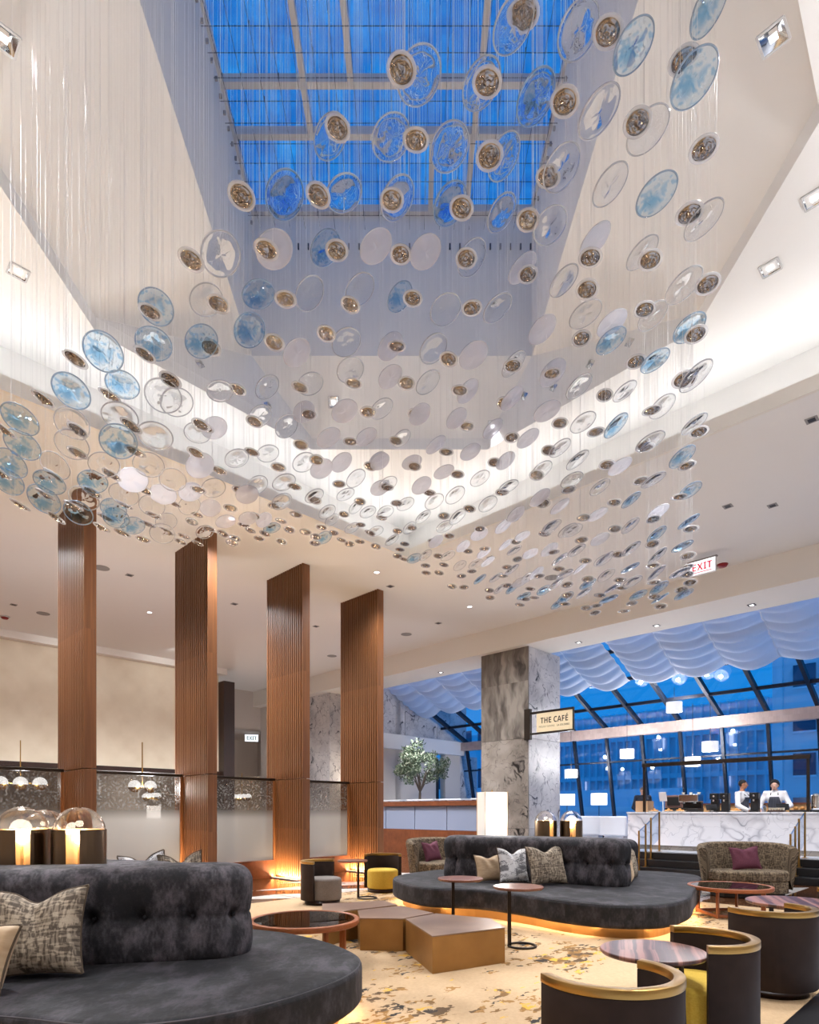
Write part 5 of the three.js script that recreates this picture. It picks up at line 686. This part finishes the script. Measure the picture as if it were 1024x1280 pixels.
// =====================================================  PEOPLE  =====================================================
const smin = (a, b, k) => { const h = clamp(.5 + .5 * (b - a) / k); return mix(b, a, h) - k * h * (1 - h); };
function capsule(p, a, b, ra, rb) { const ab = b.clone().sub(a), t = clamp(p.clone().sub(a).dot(ab) / ab.lengthSq()); return p.distanceTo(a.clone().addScaledVector(ab, t)) - mix(ra, rb, t); }
function fieldMesh(lo, hi, res, f) {                // marching cubes over a box
  const mc = new MarchingCubes(res, new THREE.MeshBasicMaterial(), false, false, 60000); mc.isolation = 0; const h = res / 2, p = V(0, 0, 0), c = lo.clone().add(hi).multiplyScalar(.5), e = hi.clone().sub(lo).multiplyScalar(.5);
  for (let z = 0; z < res; z++) for (let y = 0; y < res; y++) for (let x = 0; x < res; x++) { p.set(c.x + (x - h) / h * e.x, c.y + (y - h) / h * e.y, c.z + (z - h) / h * e.z); mc.field[x + y * res + z * res * res] = -f(p); }
  mc.update(); const n = mc.count, pos = new Float32Array(n * 3); for (let i = 0; i < n; i++) { pos[3 * i] = c.x + mc.positionArray[3 * i] * e.x; pos[3 * i + 1] = c.y + mc.positionArray[3 * i + 1] * e.y; pos[3 * i + 2] = c.z + mc.positionArray[3 * i + 2] * e.z; }
  const g = new THREE.BufferGeometry(); g.setAttribute('position', new THREE.BufferAttribute(pos, 3)); const m = mergeVertices(g, 1e-4); m.computeVertexNormals(); return m;
}
const boneField = (bones, k) => (p) => { let d = 1e3; for (const [a, b, ra, rb] of bones) d = smin(d, capsule(p, a, b, ra, rb), k); return d; };
function person(label, pos, turn, o) {
  const g = thing('person', label, 'person', pos, turn); const H = V(o.head[0], o.head[1], o.head[2]);    // centre of the skull
  const neck = V(H.x * .6, 1.54, H.z - .03), chest = V(H.x * .5, 1.345, H.z * .8 - .02), waist = V(0, 1.05, H.z * .3), hip = V(0, .93, 0);
  const sh = (s) => chest.clone().add(V(.185 * s, .12, 0)), ar = o.arms.map(([e, w], i) => [sh(i ? 1 : -1), V(...e), V(...w)]);
  const legs = [-1, 1].map((s) => [V(.09 * s, .9, 0), V(.1 * s, .5, .02), V(.1 * s, .09, -.02), V(.11 * s, .04, .12)]);
  const torso = [[hip.clone().add(V(-.07, 0, 0)), hip.clone().add(V(.07, 0, 0)), .115, .115], [hip, waist, .125, .115], [waist, chest, .12, .135], [chest.clone().add(V(-.08, .02, 0)), chest.clone().add(V(.08, .02, 0)), .115, .115], [sh(-1), sh(1), .06, .06], [chest, neck, .09, .055], [neck, V(H.x, H.y - .08, H.z - .01), .055, .052]];
  const armB = ar.flatMap(([a, e, w]) => [[a, e, .056, .045], [e, w, .043, .028]]), legB = legs.flatMap(([a, k, f, t]) => [[a, k, .085, .058], [k, f, .056, .04], [f, t, .042, .035]]);
  const lo = V(-.62, -.02, -.34), hi = V(.62, 1.62, .62);
  const skin = std({ color: o.skin, roughness: .55 }), body = [...torso, ...armB, ...legB];
  const headF = (p) => { const q = p.clone().sub(H); q.applyAxisAngle(V(0, 1, 0), -(o.look || 0)); const E = (cx, cy, cz, rx, ry, rz) => (Math.hypot((q.x - cx) / rx, (q.y - cy) / ry, (q.z - cz) / rz) - 1) * Math.min(rx, ry, rz); let d = E(0, .02, -.012, .076, .1, .094); d = smin(d, E(0, -.055, .022, .056, .062, .06), .03); d = smin(d, capsule(q, V(0, .01, .08), V(0, -.025, .1), .01, .015), .012); d = smin(d, E(0, .028, .072, .05, .012, .018), .012); for (const s of [-1, 1]) { d = smin(d, E(.076 * s, -.005, -.005, .012, .03, .02), .008); d = -smin(-d, E(.03 * s, .008, .092, .016, .011, .014), .008); } d = smin(d, E(0, -.052, .082, .024, .007, .01), .006); d = smin(d, capsule(q, V(0, -.06, -.02), V(0, -.17, -.03), .05, .05), .02); return d; };
  const handGeo = ([a, e, w], i) => { const dir = w.clone().sub(e).normalize(), s = i ? 1 : -1, dn = V(0, -1, 0), fw = dir.clone().multiplyScalar(.7).addScaledVector(V(0, 0, 1), .3).normalize(), sd = fw.clone().cross(dn).normalize(); const palm = w.clone().addScaledVector(fw, .05), bones = [[w, palm, .026, .03], [palm.clone().addScaledVector(sd, -.022), palm.clone().addScaledVector(sd, .022), .02, .02]]; const len = [.075, .088, .082, .066]; for (let f = 0; f < 4; f++) { const b = palm.clone().addScaledVector(sd, -.03 + .02 * f).addScaledVector(fw, .025), m = b.clone().addScaledVector(fw, len[f] * .55).addScaledVector(dn, .008), t = m.clone().addScaledVector(fw, len[f] * .35).addScaledVector(dn, .022); bones.push([b, m, .009, .0085], [m, t, .0085, .007]); } const tb = w.clone().addScaledVector(fw, .025).addScaledVector(sd, -.028 * s), tm = tb.clone().addScaledVector(fw, .035).addScaledVector(sd, -.028 * s); bones.push([tb, tm, .012, .0095], [tm, tm.clone().addScaledVector(fw, .028).addScaledVector(dn, .006), .009, .0075]); const c = palm; return fieldMesh(c.clone().addScalar(-.15), c.clone().addScalar(.15), 52, boneField(bones, .008)); };
  const bodyGeo = mergeGeometries([fieldMesh(lo, hi, 72, boneField(body, .035)), fieldMesh(H.clone().add(V(-.16, -.22, -.16)), H.clone().add(V(.16, .18, .16)), 60, headF), ...ar.map(handGeo)]);
  mesh('body', bodyGeo, skin, g);
  mesh('trousers', fieldMesh(lo, hi, 72, (p) => Math.max(boneField([...legB, torso[0], torso[1]], .035)(p) - .014, p.y - 1.02, .09 - p.y)), std({ color: o.trousers, roughness: .85 }), g);
  for (const [a, k, f, t] of legs) mesh('shoe', fieldMesh(V(f.x - .1, -.02, -.16), V(f.x + .1, .16, .26), 36, (p) => Math.max(boneField([[f.clone().setY(.06), t.clone().setY(.035), .055, .042]], .02)(p), -p.y)), M.black, g);
  const cuff = (p) => Math.min(...ar.map(([a, e, w]) => { const d = w.clone().sub(e).normalize(); return -(p.clone().sub(w).dot(d) + .01); }));
  const shirtF = (p) => Math.max(Math.min(boneField([...torso.slice(0, 5)], .03)(p), boneField(armB, .03)(p)) - .016 - .004 * Math.sin(p.y * 60 + p.x * 25), p.y - 1.5, .92 - p.y);
  const shirt = mesh('shirt', fieldMesh(lo, hi, 84, (p) => { let d = smin(boneField(torso.slice(0, 6), .03)(p), boneField(armB, .03)(p), .02) - .016; for (const [a, e, w] of ar) { const dr = w.clone().sub(e).normalize(), q = p.clone().sub(w); if (q.length() < .12) d = Math.max(d, q.dot(dr) + .012); } return Math.max(d, p.y - 1.535 - (p.z - H.z) * .2, .93 - p.y); }), std({ color: o.shirt, roughness: .8 }), g);
  if (o.apron) { const af = boneField(torso.slice(0, 5), .03), top = 1.38; const ap = mesh('apron', fieldMesh(V(-.3, .45, -.3), V(.3, 1.5, .45), 64, (p) => { const w = p.y > 1.12 ? mix(.17, .1, clamp((p.y - 1.12) / .26)) : .19; const base = p.y < .93 ? Math.hypot(p.x * .8, p.z) - .155 : af(p) - .026; return Math.max(base, Math.abs(p.x - H.x * .5) - w, -(p.z - (p.y > 1.05 ? H.z * .5 : 0) - .015), p.y - top, .55 - p.y); }), std({ map: tex(64, (u, v) => mix3([58, 60, 70], [88, 92, 104], (u * 8 % 1) > .5 ? 1 : 0), .2), roughness: .9 }), g); const ag = ap.geometry, pp = ag.attributes.position, uv = new Float32Array(pp.count * 2); for (let i = 0; i < pp.count; i++) { uv[2 * i] = pp.getX(i); uv[2 * i + 1] = pp.getY(i); } ag.setAttribute('uv', new THREE.BufferAttribute(uv, 2)); for (const s of [-1, 1]) mesh('apron_strap', bar(chest.clone().add(V(.08 * s, .08, .135)), neck.clone().add(V(.07 * s, .0, -.02)), .012, 6), M.black, ap); }
  const lookQ = (q) => q.applyAxisAngle(V(0, 1, 0), o.look || 0);
  mesh('hair', fieldMesh(H.clone().add(V(-.17, -.15, -.18)), H.clone().add(V(.17, .2, .17)), 56, (p) => { const q = p.clone().sub(H); q.applyAxisAngle(V(0, 1, 0), -(o.look || 0)); const n = o.curly ? .008 * Math.sin(q.x * 130) * Math.sin(q.y * 130) * Math.sin(q.z * 130) : 0; const e = (Math.hypot(q.x / (.084 + o.hair), (q.y - .03) / (.102 + o.hair), (q.z + .016) / (.1 + o.hair)) - 1) * .085 + n; const face = q.z * .9 - (q.y - .02) * .8 - .02; return Math.max(e, face, -.05 + (q.z > 0 ? .09 : 0) - q.y); }), std({ color: o.hairColor, roughness: .8 }), g);
  for (const s of [-1, 1]) { const e = mesh('eye', new THREE.SphereGeometry(.011, 14, 10), M.white, g, lookQ(V(.03 * s, .008, .075)).add(H)); mesh('iris', new THREE.SphereGeometry(.006, 10, 8), M.black, e, lookQ(V(0, 0, .0065))); }
  const mo = new THREE.SphereGeometry(.02, 12, 8); mo.scale(1.1, .28, .5); const mm = mesh('mouth', mo, std({ color: col(150, 84, 78), roughness: .6 }), g, lookQ(V(0, -.052, .084)).add(H)); mm.rotation.y = o.look || 0;
  return g;
}
{ const s1 = 17.36;
  person('barista in white shirt and grey apron looking aside with one hand on the counter', ST(s1, tAt(927, s1), .5), .55, { head: [0, 1.71, .05], look: .35, skin: col(176, 122, 92), hair: .0, hairColor: col(14, 11, 11), shirt: col(232, 230, 232), trousers: col(36, 36, 40), apron: true, arms: [[[-.3, 1.17, .08], [-.24, 1.03, .34]], [[.27, 1.14, -.03], [.22, .98, .16]]] });
  person('barista in white shirt, apron and dark curly hair leaning over the till', ST(s1 + .02, tAt(969, s1), .5), -.62, { head: [0, 1.66, .16], look: 0, skin: col(214, 170, 150), hair: .02, curly: true, hairColor: col(12, 11, 12), shirt: col(236, 236, 240), trousers: col(36, 36, 40), apron: true, arms: [[[-.33, 1.16, .14], [-.26, 1.05, .4]], [[.33, 1.16, .14], [.2, 1.07, .38]]] });
  const s2 = 19.0; person('guest in dark jacket standing beyond the tan crate', ST(s2, tAt(803, s2), .5), -.1, { head: [0, 1.66, .1], look: .5, skin: col(196, 148, 128), hair: -.004, hairColor: col(110, 96, 88), shirt: col(30, 34, 48), trousers: col(30, 32, 40), apron: false, arms: [[[-.28, 1.14, .06], [-.2, 1.0, .26]], [[.28, 1.14, .06], [.2, 1.0, .26]]] });
}
renderer.render(scene, camera);
